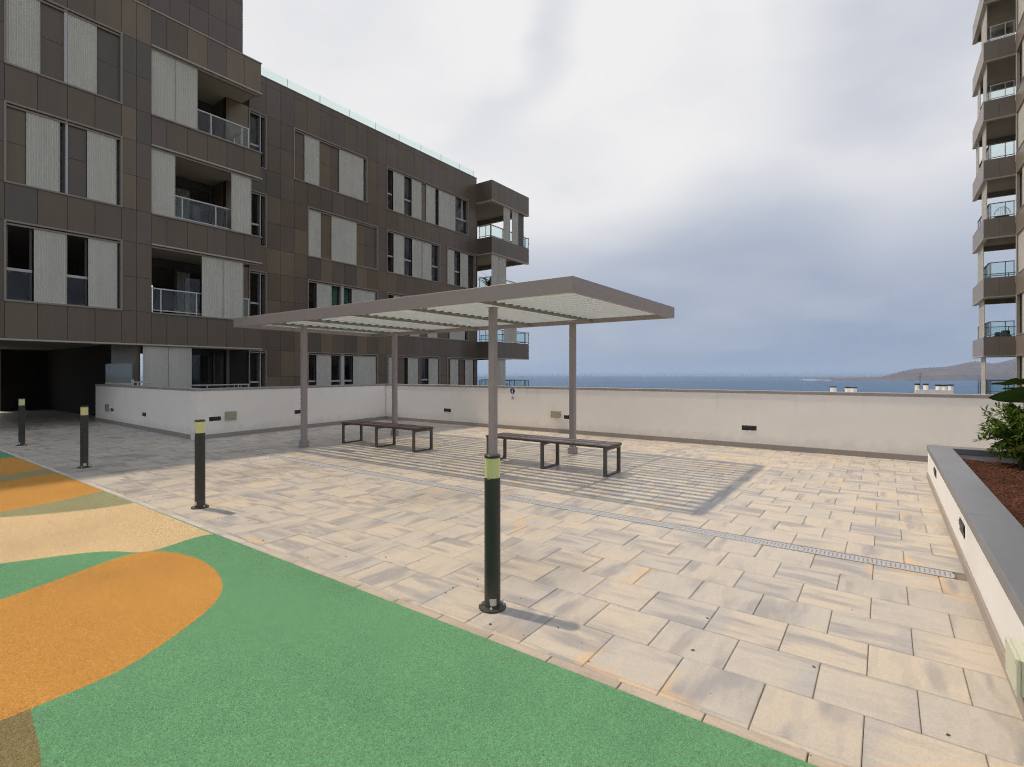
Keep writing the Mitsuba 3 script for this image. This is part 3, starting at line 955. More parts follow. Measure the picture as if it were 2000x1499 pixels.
def junction_box(label, face, u, z, w, h, d, mat):
    k = thing('junction_box', label, 'electrical box')
    put(k, 'housing', face(u - w / 2, u + w / 2, z - h / 2, z + h / 2, d * .72), mat)
    put(k, 'lid', face(u - w / 2 - .004, u + w / 2 + .004, z - h / 2 - .004, z + h / 2 + .004, d, d * .74), mat)
    for su in (-1, 1):
        for sv in (-1, 1):
            put(k, 'screw', face(u + su * (w / 2 - .015) - .005, u + su * (w / 2 - .015) + .005, z + sv * (h / 2 - .015) - .005, z + sv * (h / 2 - .015) + .005, d + .003, d), 'm_bolt')


def face_x(u0, u1, z0, z1, d, d0=.0005):
    return cbox(u0, u1, YW - d, YW - d0, z0, z1, .003)


def slanted(p0, p1):
    p0, p1 = np.array(p0), np.array(p1)
    ang = math.atan2(*(p1 - p0)[::-1])

    def face(u0, u1, z0, z1, d, d0=.0005):
        m = cbox(u0, u1, -d, -d0, z0, z1, .003)
        m.apply_transform(trimesh.transformations.rotation_matrix(ang, [0, 0, 1]))
        m.apply_translation([p0[0], p0[1], 0])
        return m
    return face


face_y = slanted(CORNER, INNER)
face_leg = slanted((-20.25, 5.50), CORNER)


def face_pl(u0, u1, z0, z1, d, d0=.0005):
    return cbox(PX - d, PX - d0, u0, u1, z0, z1, .003)


wall_light('small black wall light on the sea wall, between the left bench and the pergola post', face_x, -10.40, .41)
wall_light('small black wall light on the sea wall, half hidden by the far right pergola post', face_x, -6.33, .41)
wall_light('small black wall light alone on the long bare right stretch of the sea wall', face_x, -2.20, .40)
wall_light('black slot light on the shaded wall beside the beige junction box', face_y, .42, .445)
wall_light('black slot light on the shaded wall, mostly hidden behind the left pergola post', face_y, 2.68, .46)
wall_light('small black wall light on the short passage wall, beside the grey box', face_leg, 1.70, .41)
wall_light('small black wall light on the short passage wall, nearer its corner', face_leg, 4.44, .41)
wall_light('black wall light on the white planter side, farther one near the planter end', face_pl, 8.10, .29, .30, .10)
wall_light('black wall light on the white planter side, nearer to the camera', face_pl, 5.40, .275, .30, .10)
junction_box('beige junction box on the shaded wall beside a black slot light', face_y, .78, .49, .26, .20, .045, 'm_box_beige')
junction_box('beige junction box standing out from the sea wall beside the far pergola post', face_x, -6.68, .465, .24, .165, .09, 'm_box_beige')
junction_box('small grey box on the short wall inside the passage shadow', face_leg, 1.28, .46, .20, .20, .05, 'm_box_grey')
junction_box('large pale green box on the planter side at the right picture edge', face_pl, 3.10, .225, .235, .15, .055, 'm_box_green')

sg = thing('round_sign', 'round blue sign with a white figure on the sea wall near the coping', 'sign')
disc = trimesh.creation.cylinder(.076, .004, sections=40)
disc.apply_transform(trimesh.transformations.rotation_matrix(math.pi / 2, [1, 0, 0]))
disc.apply_translation([-8.046, YW - .003, 1.018])
put(sg, 'disc', disc, 'm_sign_blue', smooth=30)
fig = unary_union([Polygon([(-.016, -.058), (.016, -.058), (.020, .010), (.012, .026), (-.012, .026), (-.020, .010)]), affinity.translate(Polygon([(.013 * math.cos(t), .013 * math.sin(t)) for t in np.linspace(0, 6.2, 18)]), 0, .044)])
PLW = Plane('Y-', YW)
ms = []
for q in getattr(fig, 'geoms', [fig]):
    ms.append(PLW.extrude(affinity.translate(q, -8.046, 1.018), .0052, .0065))
put(sg, 'figure', cat(ms), 'm_sign_white')
s2 = thing('small_round_sticker', 'tiny white and reddish round sticker below the blue sign', 'sticker')
disc2 = trimesh.creation.cylinder(.060, .002, sections=30)
disc2.apply_transform(trimesh.transformations.rotation_matrix(math.pi / 2, [1, 0, 0]))
disc2.apply_translation([-8.042, YW - .002, .838])
put(s2, 'ground', disc2, 'm_sign_white', smooth=30)
ring = Polygon([(.038 * math.cos(t), .038 * math.sin(t)) for t in np.linspace(0, 6.2, 24)]).difference(Polygon([(.027 * math.cos(t), .027 * math.sin(t)) for t in np.linspace(0, 6.2, 24)]))
ring = ring.union(LineString([(-.026, .026), (.026, -.026)]).buffer(.005))
put(s2, 'ring', cat([PLW.extrude(affinity.translate(q, -8.042, .838), .0032, .004) for q in getattr(ring, 'geoms', [ring])]), 'm_sign_red')
put(s2, 'mark', PLW.box(-8.055, -8.029, .822, .854, .0031, .0036), 'm_black_plastic')

# ------------------------------------------------------------------ left apartment building
AB = thing('apartment_building', 'brown panelled apartment block on the left with white sliding shutters', 'building')
XM, XWG = -18.0, -19.3
main, wing = Plane('X+', XM), Plane('X+', XWG)
LV = [(.32, 2.376), (3.32, 5.385), (6.32, 8.39), (9.32, 11.41)]          # window openings of the four storeys
rows_v = [2.376, 3.335, 4.34, 5.37, 6.335, 7.34, 8.375, 9.335, 10.34, 11.395, 12.51]
cols_m = [-.6, .02, .63, 1.235, 1.845, 2.45, 3.04, 3.665, 4.27, 4.875, 5.50, 5.86, 6.26, 6.667, 7.254, 7.852, 8.448, 9.041, 9.64]
op_m = [(3.02, a, 5.515, b) for a, b in LV[1:]] + [(6.262, a, 9.70, b) for a, b in LV[1:]]
TAN_M = {(16, 9), (13, 9), (10, 9), (11, 9), (9, 6), (9, 4), (9, 5), (9, 3), (10, 3), (8, 9)}


def tone_m(i, j, u, v):
    if v > 11.4:
        return {9: 5, 10: 2, 11: 2, 12: 3, 13: 0, 14: 2, 15: 4, 16: 2, 17: 2}.get(i, int(rng.choice([0, 1, 5])))
    if i in (10, 11):
        return {2: (0, 1), 3: (1, 4), 4: (2, 1), 5: (5, 4), 6: (2, 3), 7: (3, 0), 8: (3, 3)}.get(j, (1, 1))[i - 10]
    return int(rng.choice([0, 0, 1, 1, 3, 4] if v > 5 else [0, 1, 1, 0, 5]))


sheet(main, AB, -9, 9.64, 2.376, 12.51, op_m, -.22, -.032)
clad(main, AB, cols_m, rows_v, op_m, tone_m)
put(AB, 'end_wall', main.box(-9, -.61, 2.376, 12.51, -.031, -.001), PANELS[0])
# window groups of the main front
S, Pn, W, D, Mu, G_ = 'S', 'P', 'W', 'D', 'M', 'G'
window(main, AB, 3.02, 5.515, *LV[3], [(S, 3.07, 3.72), (Pn, 3.72, 4.21, 0), (Mu, 4.21, 4.28), (S, 4.29, 4.925), (Pn, 4.925, 5.465, 3)])
window(main, AB, 3.02, 5.515, *LV[2], [(Pn, 3.068, 3.45, 5), (S, 3.45, 4.115), (D, 4.115, 4.24), (Mu, 4.24, 4.285), (Pn, 4.285, 4.71, 3), (S, 4.71, 5.38), (D, 5.38, 5.468)])
window(main, AB, 3.02, 5.515, *LV[1], [('O', 3.07, 3.58), (S, 3.60, 4.26), ('O', 4.26, 4.735), (S, 4.735, 5.40), (D, 5.40, 5.468)])
# balconies of the projecting bay
shut = {3: [(6.27, 6.905), (6.922, 7.56)], 2: [(6.27, 6.913), (8.638, 9.31)], 1: [(7.70, 8.352), (8.37, 9.03)], 0: [(6.05, 6.712), (6.73, 7.39)]}
for lv, (a, b) in enumerate(LV):
    u0 = 6.262 if lv else 6.04
    bal = put(AB, 'balcony', cat([main.box(u0, 9.62, a - .27, a - .235, -1.3, -.221), main.box(u0, 9.03, a - .27, a - .235, -2.3, -1.3)]) if lv else main.box(u0, 9.62, -.02, .03, -2.3, -.03), 'm_concrete')
    put(bal, 'ceiling', cat([main.box(u0, 9.60, b + .07, b + .09, -1.28, -.24), main.box(u0, 9.03, b + .07, b + .09, -2.28, -1.28)]), 'm_soffit')
    if lv:
        put(bal, 'head_trim', main.box(6.25, 9.66, b - .005, b + .035, -.23, .055), 'm_trim_light')
        put(bal, 'sill_trim', main.box(6.25, 9.66, a - .01, a + .03, -.23, .045), 'm_trim')
    put(bal, 'shutter_track', main.box(u0, 9.55, b - .075, b - .03, -.16, -.02), 'm_trim')
    for p, q in shut[lv]:
        put(bal, 'shutter', main.ribbed(p, q, a + .03, b - .05, -.06), 'm_shutter')
    r = glass_rail(main, bal, u0 + .02, 9.30, a + .02, .78, -.19, 1.02, first={3: 8.02, 2: 7.15, 1: 6.55, 0: 7.9}[lv])
    pe = Plane('Y-', 9.30)
    put(r, 'return_rail', pe.box(-19.28, -18.17, a + .765, a + .80, -.03, .03), 'm_rail')
    put(r, 'pane', pe.quad(-19.27, -18.2, a + .13, a + .755, 0), 'm_glass_green')
    for xp in (-18.75, -19.25):
        put(r, 'post', pe.box(xp, xp + .03, a + .02, a + .765, -.018, .018), 'm_rail')
    # glazed doors at the back of the recess
    back = Plane('X+', -20.3)
    put(bal, 'door_frame', cat([back.box(u0 + .3, 9.0, b - .22, b + .06, -.08, 0), back.box(u0 + .3, u0 + .36, a - .23, b - .22, -.08, 0), back.box(7.75, 7.82, a - .23, b - .22, -.08, .02), back.box(8.92, 9.0, a - .23, b - .22, -.08, 0)]), 'm_window_frame_dark')
    put(bal, 'door_pane', back.quad(u0 + .36, 7.75, a - .23, b - .22, -.04), 'm_glass')
    put(bal, 'door_pane', back.quad(7.82, 8.92, a - .23, b - .22, -.045), 'm_glass')
    put(bal, 'curtain', curtain(back, 7.9, 8.35, a - .2, b - .25, -.25), 'm_curtain_pale')
    for m_ in (bx(-20.3, -18.23, u0 - .12, u0 - .001, a - .235, b + .07), bx(-20.31, -19.30, 9.06, 9.16, a - .235, b + .07), bx(-20.38, -20.302, u0, u0 + .3, a - .235, b + .07)):
        put(bal, 'side_wall', m_, PANELS[1])
    if lv:
        put(bal, 'pier_panel', wing.box(9.05, 9.86, a - .2, b + .06, -.03, -.002), PANELS[2])
    # the closed end of the bay band above each balcony
    top = 12.50 if lv == 3 else LV[lv + 1][0] - .012
    put(bal, 'band_end', bx(-19.31, -18.222, 9.44, 9.635, b + .09, top), PANELS[4])
# bands inside: floors and roof
for i, z in enumerate((2.47, 5.47, 8.47, 11.47)):
    put(AB, 'floor_slab', bx(-28, -20.31, -9, 9.3, z + .02, z + .56), 'm_concrete')
    put(AB, 'floor_slab', bx(-20.308, -18.225, -9, 6.1, z + .02, z + .56), 'm_concrete')
    put(AB, 'floor_slab', bx(-20.305, -18.225, 6.14, 9.43, z + .04, z + .57), 'm_concrete')
    put(AB, 'floor_slab', bx(-27, -19.53, 9.31, 23.0, z + .03, z + .55), 'm_concrete')
put(AB, 'floor_slab', bx(-27, -19.53, 6.2, 23.0, -.4, -.05), 'm_concrete')
put(AB, 'rear_wall', cat([bx(-28.2, -28, -9, 9.5, 2.4, 12.5), bx(-27.2, -27, 9.5, 23.1, -.4, 12.5), bx(-28, -18.2, -9.2, -9, 2.4, 12.5), bx(-27, -19.53, 23.02, 23.2, -.4, 12.55)]), 'm_interior')
put(AB, 'rear_wall', cat([bx(-23.6, -23.5, -9, 5.9, 3.1, 11.4), bx(-23.6, -23.5, 9.5, 23.0, .0, 11.4)]), 'm_interior')
put(AB, 'ceiling_panel', main.box(-9, 6.02, 2.44, 2.485, -10, -.23), 'm_interior')
put(AB, 'soffit_trim', main.box(-9, 9.66, 2.335, 2.3755, -.23, .05), 'm_trim_light')
# passage under the building
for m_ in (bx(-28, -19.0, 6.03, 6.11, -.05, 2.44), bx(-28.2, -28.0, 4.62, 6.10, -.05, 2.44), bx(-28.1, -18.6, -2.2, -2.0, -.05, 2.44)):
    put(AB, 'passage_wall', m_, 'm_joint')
put(AB, 'passage_door', bx(-19.75, -18.95, 6.0, 6.028, .02, 2.1), 'm_window_frame_dark')
# parapets
put(AB, 'roof_coping', main.box(-9, 9.66, 12.51, 12.54, -.30, .03), 'm_trim_light')
put(AB, 'roof_slab', cat([bx(-28, -18.23, -9, 9.6, 12.03, 12.3), bx(-27.2, -19.54, 9.61, 23.1, 12.03, 12.4)]), 'm_concrete')

# the set-back upper floors
TX = -19.3
tow = Plane('X+', TX)
TZ = 18.6
put(AB, 'upper_storey', bx(-28, TX - .031, -9, 9.62, 12.31, TZ), 'm_joint')
cols_t = [3.62, 4.22, 4.82, 5.42, 6.03, 6.63, 7.24, 7.84, 8.44, 9.05, 9.65]
clad(tow, AB, cols_t, [12.3, 13.19, 14.16, 15.13, 16.1, 17.07, 18.04, TZ], [], lambda i, j, u, v: int(rng.choice([4, 4, 3, 0, 4])), name='upper_panel')
put(AB, 'upper_storey', tow.box(-9, 3.61, 12.31, TZ, -.03, -.001), PANELS[4])
put(AB, 'roof_coping', tow.box(-9, 9.68, TZ, TZ + .04, -.3, .03), 'm_trim')

# the wing
cols_w = [9.88, 10.53, 11.12, 11.70, 12.29, 12.91, 13.49, 14.08, 14.73, 15.32, 15.91, 16.46, 17.11, 17.68, 18.28, 18.87, 19.45, 20.09, 20.63, 21.27, 21.87, 22.45, 23.17]
rows_w = [-.05, .335, 1.365, 2.376, 3.335, 4.34, 5.37, 6.335, 7.34, 8.375, 9.335, 10.34, 11.395, 12.60, 12.85]
wins = []
for a, b in LV:
    wins.append((9.86, a, 10.54, b))
wins += [(11.665, LV[3][0], 15.31, LV[3][1]), (16.45, LV[3][0], 22.44, LV[3][1]),
         (12.285, LV[2][0], 15.93, LV[2][1]), (16.45, LV[2][0], 20.10, LV[2][1]), (20.63, LV[2][0], 23.05, LV[2][1]),
         (12.285, LV[1][0], 15.93, LV[1][1]), (16.45, LV[1][0], 22.46, LV[1][1]),
         (12.285, LV[0][0], 15.93, LV[0][1]), (16.45, LV[0][0], 20.10, LV[0][1]), (20.63, LV[0][0], 23.10, LV[0][1])]


def tone_w(i, j, u, v):
    if 12.3 < u < 17 and (2.4 < v < 3.3 or 5.4 < v < 6.3):
        return {4: 3, 5: 2, 6: 4, 7: 3, 8: 2, 9: 1, 10: 5, 11: 5}.get(i, 1)
    if u < 12.3 and v < 8.4:
        return int(rng.choice([1, 5, 0, 4, 2, 5]))
    if u > 16:
        return int(rng.choice([1, 4, 4, 1, 0]))
    return int(rng.choice([0, 3, 4, 0, 1]))


sheet(wing, AB, 9.05, 23.17, -.4, 12.85, wins + [(9.0, 2.376, 9.05, 12.6)], -.22, -.032)
clad(wing, AB, cols_w, rows_w, wins, tone_w)
for lv, (a, b) in enumerate(LV):
    window(wing, AB, 9.86, 10.54, a, b, [(W, 9.91, 10.31), (Mu, 10.31, 10.34), (D, 10.34, 10.49)], frame=.04)
window(wing, AB, 11.665, 15.31, *LV[3], [(Pn, 11.71, 12.18, 0), (S, 12.18, 12.86), (Pn, 12.86, 13.41, 5), (Pn, 13.41, 13.84, 0), (S, 13.84, 15.13), (D, 15.13, 15.265)])
window(wing, AB, 16.45, 22.44, *LV[3], [(W, 16.5, 16.9), (S, 16.9, 17.6), (W, 17.6, 18.11), (S, 18.11, 18.78), (Pn, 18.78, 19.11, 5), (S, 19.11, 19.785), (D, 19.785, 20.05), (S, 20.05, 21.36), (W, 21.36, 22.39)])
window(wing, AB, 12.285, 15.93, *LV[2], [(S, 12.33, 12.93), (Pn, 12.93, 13.455, 5), (S, 13.455, 14.75), (Pn, 14.75, 15.22, 5), (Pn, 15.22, 15.885, 4)])
window(wing, AB, 16.45, 20.10, *LV[2], [(W, 16.5, 16.93), (S, 16.93, 17.60), (W, 17.6, 18.14), (S, 18.14, 18.80), (S, 18.84, 19.5), (W, 19.5, 20.05)])
window(wing, AB, 20.63, 23.05, *LV[2], [(S, 20.68, 21.27), (W, 21.27, 21.78), (S, 21.78, 22.44), (D, 22.44, 23.0)])
window(wing, AB, 12.285, 15.93, *LV[1], [(D, 12.33, 12.74), (S, 12.74, 13.455), (G_, 13.455, 13.94), (Mu, 13.94, 14.06), (G_, 14.06, 14.50), (S, 14.50, 15.80), (D, 15.8, 15.885)])
window(wing, AB, 16.45, 22.46, *LV[1], [(D, 16.5, 16.93), (S, 16.93, 17.62), (D, 17.62, 17.98), (S, 17.98, 18.64), (Pn, 18.64, 19.22, 1), (S, 19.22, 19.93), (Pn, 19.95, 20.86, 1), (S, 20.9, 22.17), (D, 22.17, 22.41)])
window(wing, AB, 12.285, 15.93, *LV[0], [(W, 12.33, 12.73), (S, 12.73, 13.42), (W, 13.42, 13.93), (Mu, 13.93, 14.09), (W, 14.09, 14.57), (S, 14.57, 15.84), (D, 15.84, 15.885)])
window(wing, AB, 16.45, 20.10, *LV[0], [(D, 16.5, 16.6), (S, 16.6, 17.15), (Pn, 17.15, 17.65, 1), (D, 17.65, 17.85), (S, 17.85, 18.53), (Pn, 18.53, 18.83, 1), (W, 18.83, 19.30), (S, 19.30, 19.99), (D, 19.99, 20.05)])
window(wing, AB, 20.63, 23.10, *LV[0], [(Pn, 20.68, 20.95, 1), (S, 20.95, 21.61), (D, 21.61, 21.74), (Pn, 21.74, 22.2, 1), (S, 22.2, 22.87), (D, 22.87, 23.05)])
put(AB, 'roof_coping', wing.box(9.66, 23.19, 12.85, 12.88, -.32, .02), 'm_trim')
rr = put(AB, 'roof_railing', wing.box(9.7, 23.1, 12.88, 12.93, -.20, -.16), 'm_rail')
ys = [9.7, 10.03, 11.51, 12.99, 14.465, 15.95, 17.40, 18.886, 20.37, 21.85, 23.1]
for a, b in zip(ys[:-1], ys[1:]):
    put(rr, 'pane', wing.quad(a + .012, b - .012, 12.93, 13.32, -.18), 'm_glass_green')
    put(rr, 'pane_edge', wing.box(b - .008, b + .008, 12.93, 13.32, -.188, -.172), 'm_rail')

# corner balconies at the far end of the wing
BYN, BYF, BXF = 23.17, 26.96, -18.18
bf_, bs_ = Plane('X+', BXF), Plane('Y-', BYN)
cols_b = [23.17, 23.80, 24.42, 25.05, 25.68, 26.32, 26.96]
bshut = {3: [(24.42, 25.06), (25.28, 25.90)], 2: [(23.28, 23.95), (23.98, 24.66)], 1: [(24.5, 25.12), (25.14, 25.74)], 0: [(23.28, 23.95), (23.98, 24.6)]}
for lv, (a, b) in enumerate(LV):
    top = 12.55 if lv == 3 else LV[lv + 1][0]
    cb = put(AB, 'corner_balcony', cat([bx(-22.5, BXF - .031, BYN + .031, BYF, b + .30, b + .55), bx(BXF - .20, BXF - .031, BYN + .2, BYF, b, top), bx(-19.5, BXF - .031, BYN + .031, BYN + .2, b, top), bx(-22.5, BXF - .2, BYF - .17, BYF, b, top)]), 'm_concrete')
    put(cb, 'ceiling', bx(-22.3, BXF - .21, BYN + .21, BYF - .18, b + .27, b + .29), 'm_soffit')
    put(cb, 'edge_trim', cat([bf_.box(BYN - .02, BYF + .02, b - .04, b - .001, -.22, .02), bs_.box(-19.29, BXF - .225, b - .04, b - .001, -.22, .02)]), 'm_trim_light')
    for c0, c1 in zip(cols_b[:-1], cols_b[1:]):
        put(cb, 'panel', bf_.box(c0 + .005, c1 - .005, b + .003, top - .003, -.03, 0), PANELS[int(rng.choice([1, 4, 4, 0]))])
    for c0, c1 in ((-19.27, -18.73), (-18.73, BXF)):
        put(cb, 'panel', bs_.box(c0 + .004, c1 - .004, b + .003, top - .003, -.03, 0), PANELS[0])
    for c0, c1 in bshut[lv]:
        put(cb, 'shutter', bf_.ribbed(c0, c1, a + .03, b - .06, -.10), 'm_shutter')
    if lv == 3:
        put(cb, 'end_post', bf_.box(25.95, 26.56, a, b - .04, -.35, -.12), 'm_window_frame_dark')
    glass_rail(bf_, cb, BYN + .1, BYF - .1, a + .02, .72, -.20, 1.2, dark=True)
    glass_rail(bs_, cb, -19.25, BXF - .12, a + .02, .72, -.14, .5)
    glass_rail(Plane('Y-', BYF), cb, -22.2, BXF - .1, a + .02, .72, -.12, 1.2, dark=True)
put(AB, 'end_wall', cat([bx(-23.2, -22.55, 23.21, 27, -.4, 12.6)]), PANELS[0])
put(AB, 'end_wall', cat([bx(-22.5, -19.31, 23.205, 23.24, -.3, 12.5)]), PANELS[0])
put(AB, 'corner_deck', bx(-22.5, BXF - .03, BYN + .02, BYF, -.3, .05), 'm_concrete')

# things standing on the corner balconies
ac = thing('air_conditioner', 'dark air conditioning unit under the ceiling of the top corner balcony', 'air conditioner')
put(ac, 'casing', cbox(-20.3, -19.6, 23.26, 23.56, 10.55, 11.05, .02), 'm_fabric_dark')
fan = trimesh.creation.annulus(.15, .19, .02); fan.apply_transform(trimesh.transformations.rotation_matrix(math.pi / 2, [1, 0, 0])); fan.apply_translation([-19.95, 23.58, 10.8])
put(ac, 'fan_guard', fan, 'm_rail_dark')
pp = thing('potted_plant', 'dark leafy potted plant on the second highest corner balcony', 'plant')
put(pp, 'pot', lathe([(0, 0), (.14, 0), (.19, .36), (.165, .36), (.15, .30), (0, .30)], 20, (-19.0, 24.0, 6.12)), 'm_chimney_cap', smooth=40)
it = []
for _ in range(46):
    az = rng.uniform(0, 6.28); e = rng.uniform(.5, 1.4)
    it.append(leaf(np.array([-19.0, 24.0, 6.45 + rng.uniform(0, .55)]), np.array([math.cos(az) * math.cos(e), math.sin(az) * math.cos(e), math.sin(e)]), np.array([0, 0, 1.0]), rng.uniform(.5, .9), .09, .6, 5))
put(pp, 'foliage', leaves(it), LEAF_B)
gp = thing('potted_plant', 'small green plant behind the glass of the lowest corner balcony', 'plant')
put(gp, 'pot', lathe([(0, 0), (.16, 0), (.20, .30), (.17, .30), (.15, .25), (0, .25)], 20, (-18.75, 25.25, .06)), 'm_chimney_cap', smooth=40)
it = []
for _ in range(40):
    az = rng.uniform(0, 6.28); e = rng.uniform(.3, 1.4)
    it.append(leaf(np.array([-18.75, 25.25, .34 + rng.uniform(0, .3)]), np.array([math.cos(az) * math.cos(e), math.sin(az) * math.cos(e), math.sin(e)]), np.array([0, 0, 1.0]), rng.uniform(.3, .55), .07, .5, 5))
put(gp, 'foliage', leaves(it), LEAF_A)

# glass screen on the passage wall, and the camera under the soffit
gs = thing('glass_screen', 'frosted glass screen standing on the short wall inside the passage', 'screen')
put(gs, 'pane', cbox(-19.45, -17.30, 5.53, 5.542, 1.20, 1.78, .002), 'm_glass_frosted')
put(gs, 'foot', cat([cbox(-19.45, -17.28, 5.52, 5.552, 1.152, 1.21, .002), cbox(-17.30, -17.24, 5.51, 5.56, 1.151, 1.31, .003)]), 'm_rail')
hk = thing('handrail', 'short pale handrail on the wall coping beside the first shutter', 'handrail')
put(hk, 'bar', cbox(-17.22, -15.9, 5.515, 5.555, 1.225, 1.265, .004), 'm_rail')
for xp in (-16.9, -16.1):
    put(hk, 'post', cbox(xp, xp + .03, 5.52, 5.55, 1.151, 1.224, .003), 'm_rail')
sc = thing('security_camera', 'small grey dome camera under the soffit of the passage', 'camera')
put(sc, 'mount', bx(-18.62, -18.50, 4.99, 5.11, 2.39, 2.438), 'm_box_grey')
dm = trimesh.creation.icosphere(subdivisions=2, radius=.055); dm.apply_translation([-18.56, 5.05, 2.37])
put(sc, 'dome', dm, 'm_box_grey', smooth=True)

# pale wall and planting at the far end of the passage
gw = thing('garden_wall', 'pale wall seen at the far end of the dark passage', 'wall')
put(gw, 'body', bx(-34.2, -34.0, -3, 9, -.1, 1.3), 'm_plaster')
hd = thing('hedge', 'green hedge above the pale wall beyond the passage', 'hedge')
it = []
for _ in range(1500):
    it.append(leaf(np.array([-34.1 + rng.normal(0, .25), rng.uniform(-2, 8), rng.uniform(1.2, 3.4)]), rng.normal(0, 1, 3), np.array([0, 0, 1.0]), rng.uniform(.1, .2), .06))
put(hd, 'foliage', leaves(it), LEAF_A)
struct('path', bx(-40, -28.2, -6, 10, -.2, -.02), 'm_concrete', label='concrete path beyond the passage')

# ------------------------------------------------------------------ right apartment tower
RT = thing('apartment_tower', 'tall brown apartment tower at the right edge with stacked corner balconies', 'building')
RX, RY, RXW, RYF = 4.086, 35.41, 5.275, 39.48
fr, sd_, wl = Plane('Y-', RY), Plane('X-', RX), Plane('X-', RXW)
tsh = {0: [(36.0, 37.4)], 1: [(36.4, 38.2)], 2: [(36.7, 38.6)], 3: [(35.6, 37.2)], 4: [(35.8, 37.0), (38.3, 39.3)], 5: [(35.6, 36.7), (37.8, 38.7)], 6: [(35.6, 37.3)], 7: [(35.7, 36.9)]}
for lv in range(0, 8):
    a, b = .34 + 3 * lv, 2.38 + 3 * lv
    top = a + 3
    bl = put(RT, 'balcony', cat([bx(RX + .031, 6.24, RY + .031, RYF, b + .30, b + .60), bx(RX + .031, RX + .16, RY + .16, RYF, b, top - .001), bx(RX + .031, RXW, RY + .031, RY + .16, b, top - .001), bx(RX + .16, 6.24, RYF - .16, RYF, b, top - .001)]), 'm_concrete')
    put(bl, 'ceiling', bx(RX + .17, 6.24, RY + .17, RYF - .17, b + .27, b + .29), 'm_soffit')
    put(bl, 'edge_trim', cat([fr.box(RX - .02, RXW, b - .05, b - .001, -.17, .02), sd_.box(RY + .175, RYF, b - .05, b - .001, -.17, .02)]), 'm_trim_light')
    for c0, c1 in ((RX, 4.689), (4.689, RXW)):
        put(bl, 'panel', fr.box(c0 + .005, c1 - .005, b + .003, top - .003, -.03, 0), PANEL_T)
    for c0, c1 in ((RY, 36.4), (36.4, 37.4), (37.4, 38.4), (38.4, RYF)):
        put(bl, 'panel', sd_.box(c0 + .005, c1 - .005, b + .003, top - .003, -.03, 0), PANEL_T)
    for c0, c1 in tsh[lv]:
        put(bl, 'shutter', sd_.ribbed(c0, c1, a + .03, b - .06, -.15), 'm_shutter')
    if lv < 7:
        glass_rail(fr, bl, RX + .25, RXW - .02, a + .0, .78, -.12, .56, dark=lv < 5)
        glass_rail(sd_, bl, RY + .15, RYF - .1, a + .0, .78, -.23, 1.0, dark=True)
        glass_rail(Plane('Y-', RYF), bl, RX + .3, 6.22, a + .0, .78, -.12, 1.2, dark=True)
    # the front beside the balconies
    put(RT, 'wall_panel', wl.box(32.5, RY - .005, b + .003, top - .003, -.03, 0), PANEL_T)
    put(RT, 'wall_panel', wl.box(28.0, 32.49, b + .003, top - .003, -.03, 0), PANEL_T)
    put(RT, 'corner_post', wl.box(RY - .22, RY - .001, a, b, -.12, .0), 'm_trim_light')
    ww = put(RT, 'window', cat([wl.box(28, RY - .22, b - .05, b - .001, -.2, .02), wl.box(28, RY - .22, a + .001, a + .05, -.2, .02)]), 'm_trim')
    if lv in (2, 4, 6):
        put(ww, 'shutter', wl.ribbed(33.8, RY - .3, a + .06, b - .06, -.06, .08), 'm_shutter')
        put(ww, 'pane', wl.quad(28, 33.8, a + .05, b - .05, -.14), 'm_glass')
    else:
        put(ww, 'shutter', wl.ribbed(32.9, 34.2, a + .06, b - .06, -.06, .08), 'm_shutter')
        put(ww, 'pane', wl.quad(28, 32.9, a + .05, b - .05, -.14), 'm_glass')
        put(ww, 'pane', wl.quad(34.2, RY - .22, a + .05, b - .05, -.14), 'm_glass')
put(RT, 'body', bx(RXW + .8, 16, 28.1, RY - .01, -12, 24.2), 'm_interior')
put(RT, 'body', bx(6.26, 16, RY, RYF + .2, -12, 24.2), PANELS[4])
put(RT, 'base', bx(RX, 6.25, RY, RYF, -12, .30), 'm_concrete')
put(RT, 'base', bx(RXW + .032, RXW + .79, 28.1, RY - .012, -12, .34), 'm_concrete')
put(RT, 'jamb', bx(RXW + .035, RXW + .16, RY + .01, RY + .12, .3, 24.2), PANELS[4])
put(RT, 'end_wall', bx(RXW + .16, 6.25, RY - .008, RY + .02, .3, 24.2), PANELS[4])
for lv in range(8):
    put(RT, 'floor_slab', bx(RXW + .031, RXW + .79, 28.1, RY - .002, 2.40 + 3 * lv, 3.32 + 3 * lv), 'm_concrete')
ch = thing('wire_chair', 'round backed wire chair on a tower balcony', 'chair')
arc = [(4.86 + .30 * math.cos(t), 35.95, 9.55 + .42 * math.sin(t)) for t in np.linspace(.15, math.pi - .15, 12)]
put(ch, 'back_frame', tube(arc, .012), 'm_rail_dark')
for xx in (-.18, -.09, 0, .09, .18):
    put(ch, 'back_rod', tube([(4.86 + xx, 35.95, 9.55), (4.86 + xx * .8, 35.95, 9.55 + .40 * math.sqrt(1 - (xx / .31) ** 2))], .006), 'm_rail_dark')
put(ch, 'seat', cbox(4.58, 5.14, 35.95, 36.4, 9.50, 9.55, .01), 'm_rail_dark')
for xx in (4.6, 5.1):
    for yy in (35.97, 36.36):
        put(ch, 'leg', tube([(xx, yy, 8.99), (xx, yy, 9.5)], .012), 'm_rail_dark')
so = thing('outdoor_sofa', 'low dark outdoor sofa with cushions on the lowest visible tower balcony', 'sofa')
put(so, 'seat', cbox(4.55, 5.2, 35.8, 36.6, 2.99, 3.42, .04), 'm_fabric_dark')
put(so, 'cushion', cbox(4.62, 4.86, 36.3, 36.5, 3.42, 3.62, .05), 'm_fabric_dark')
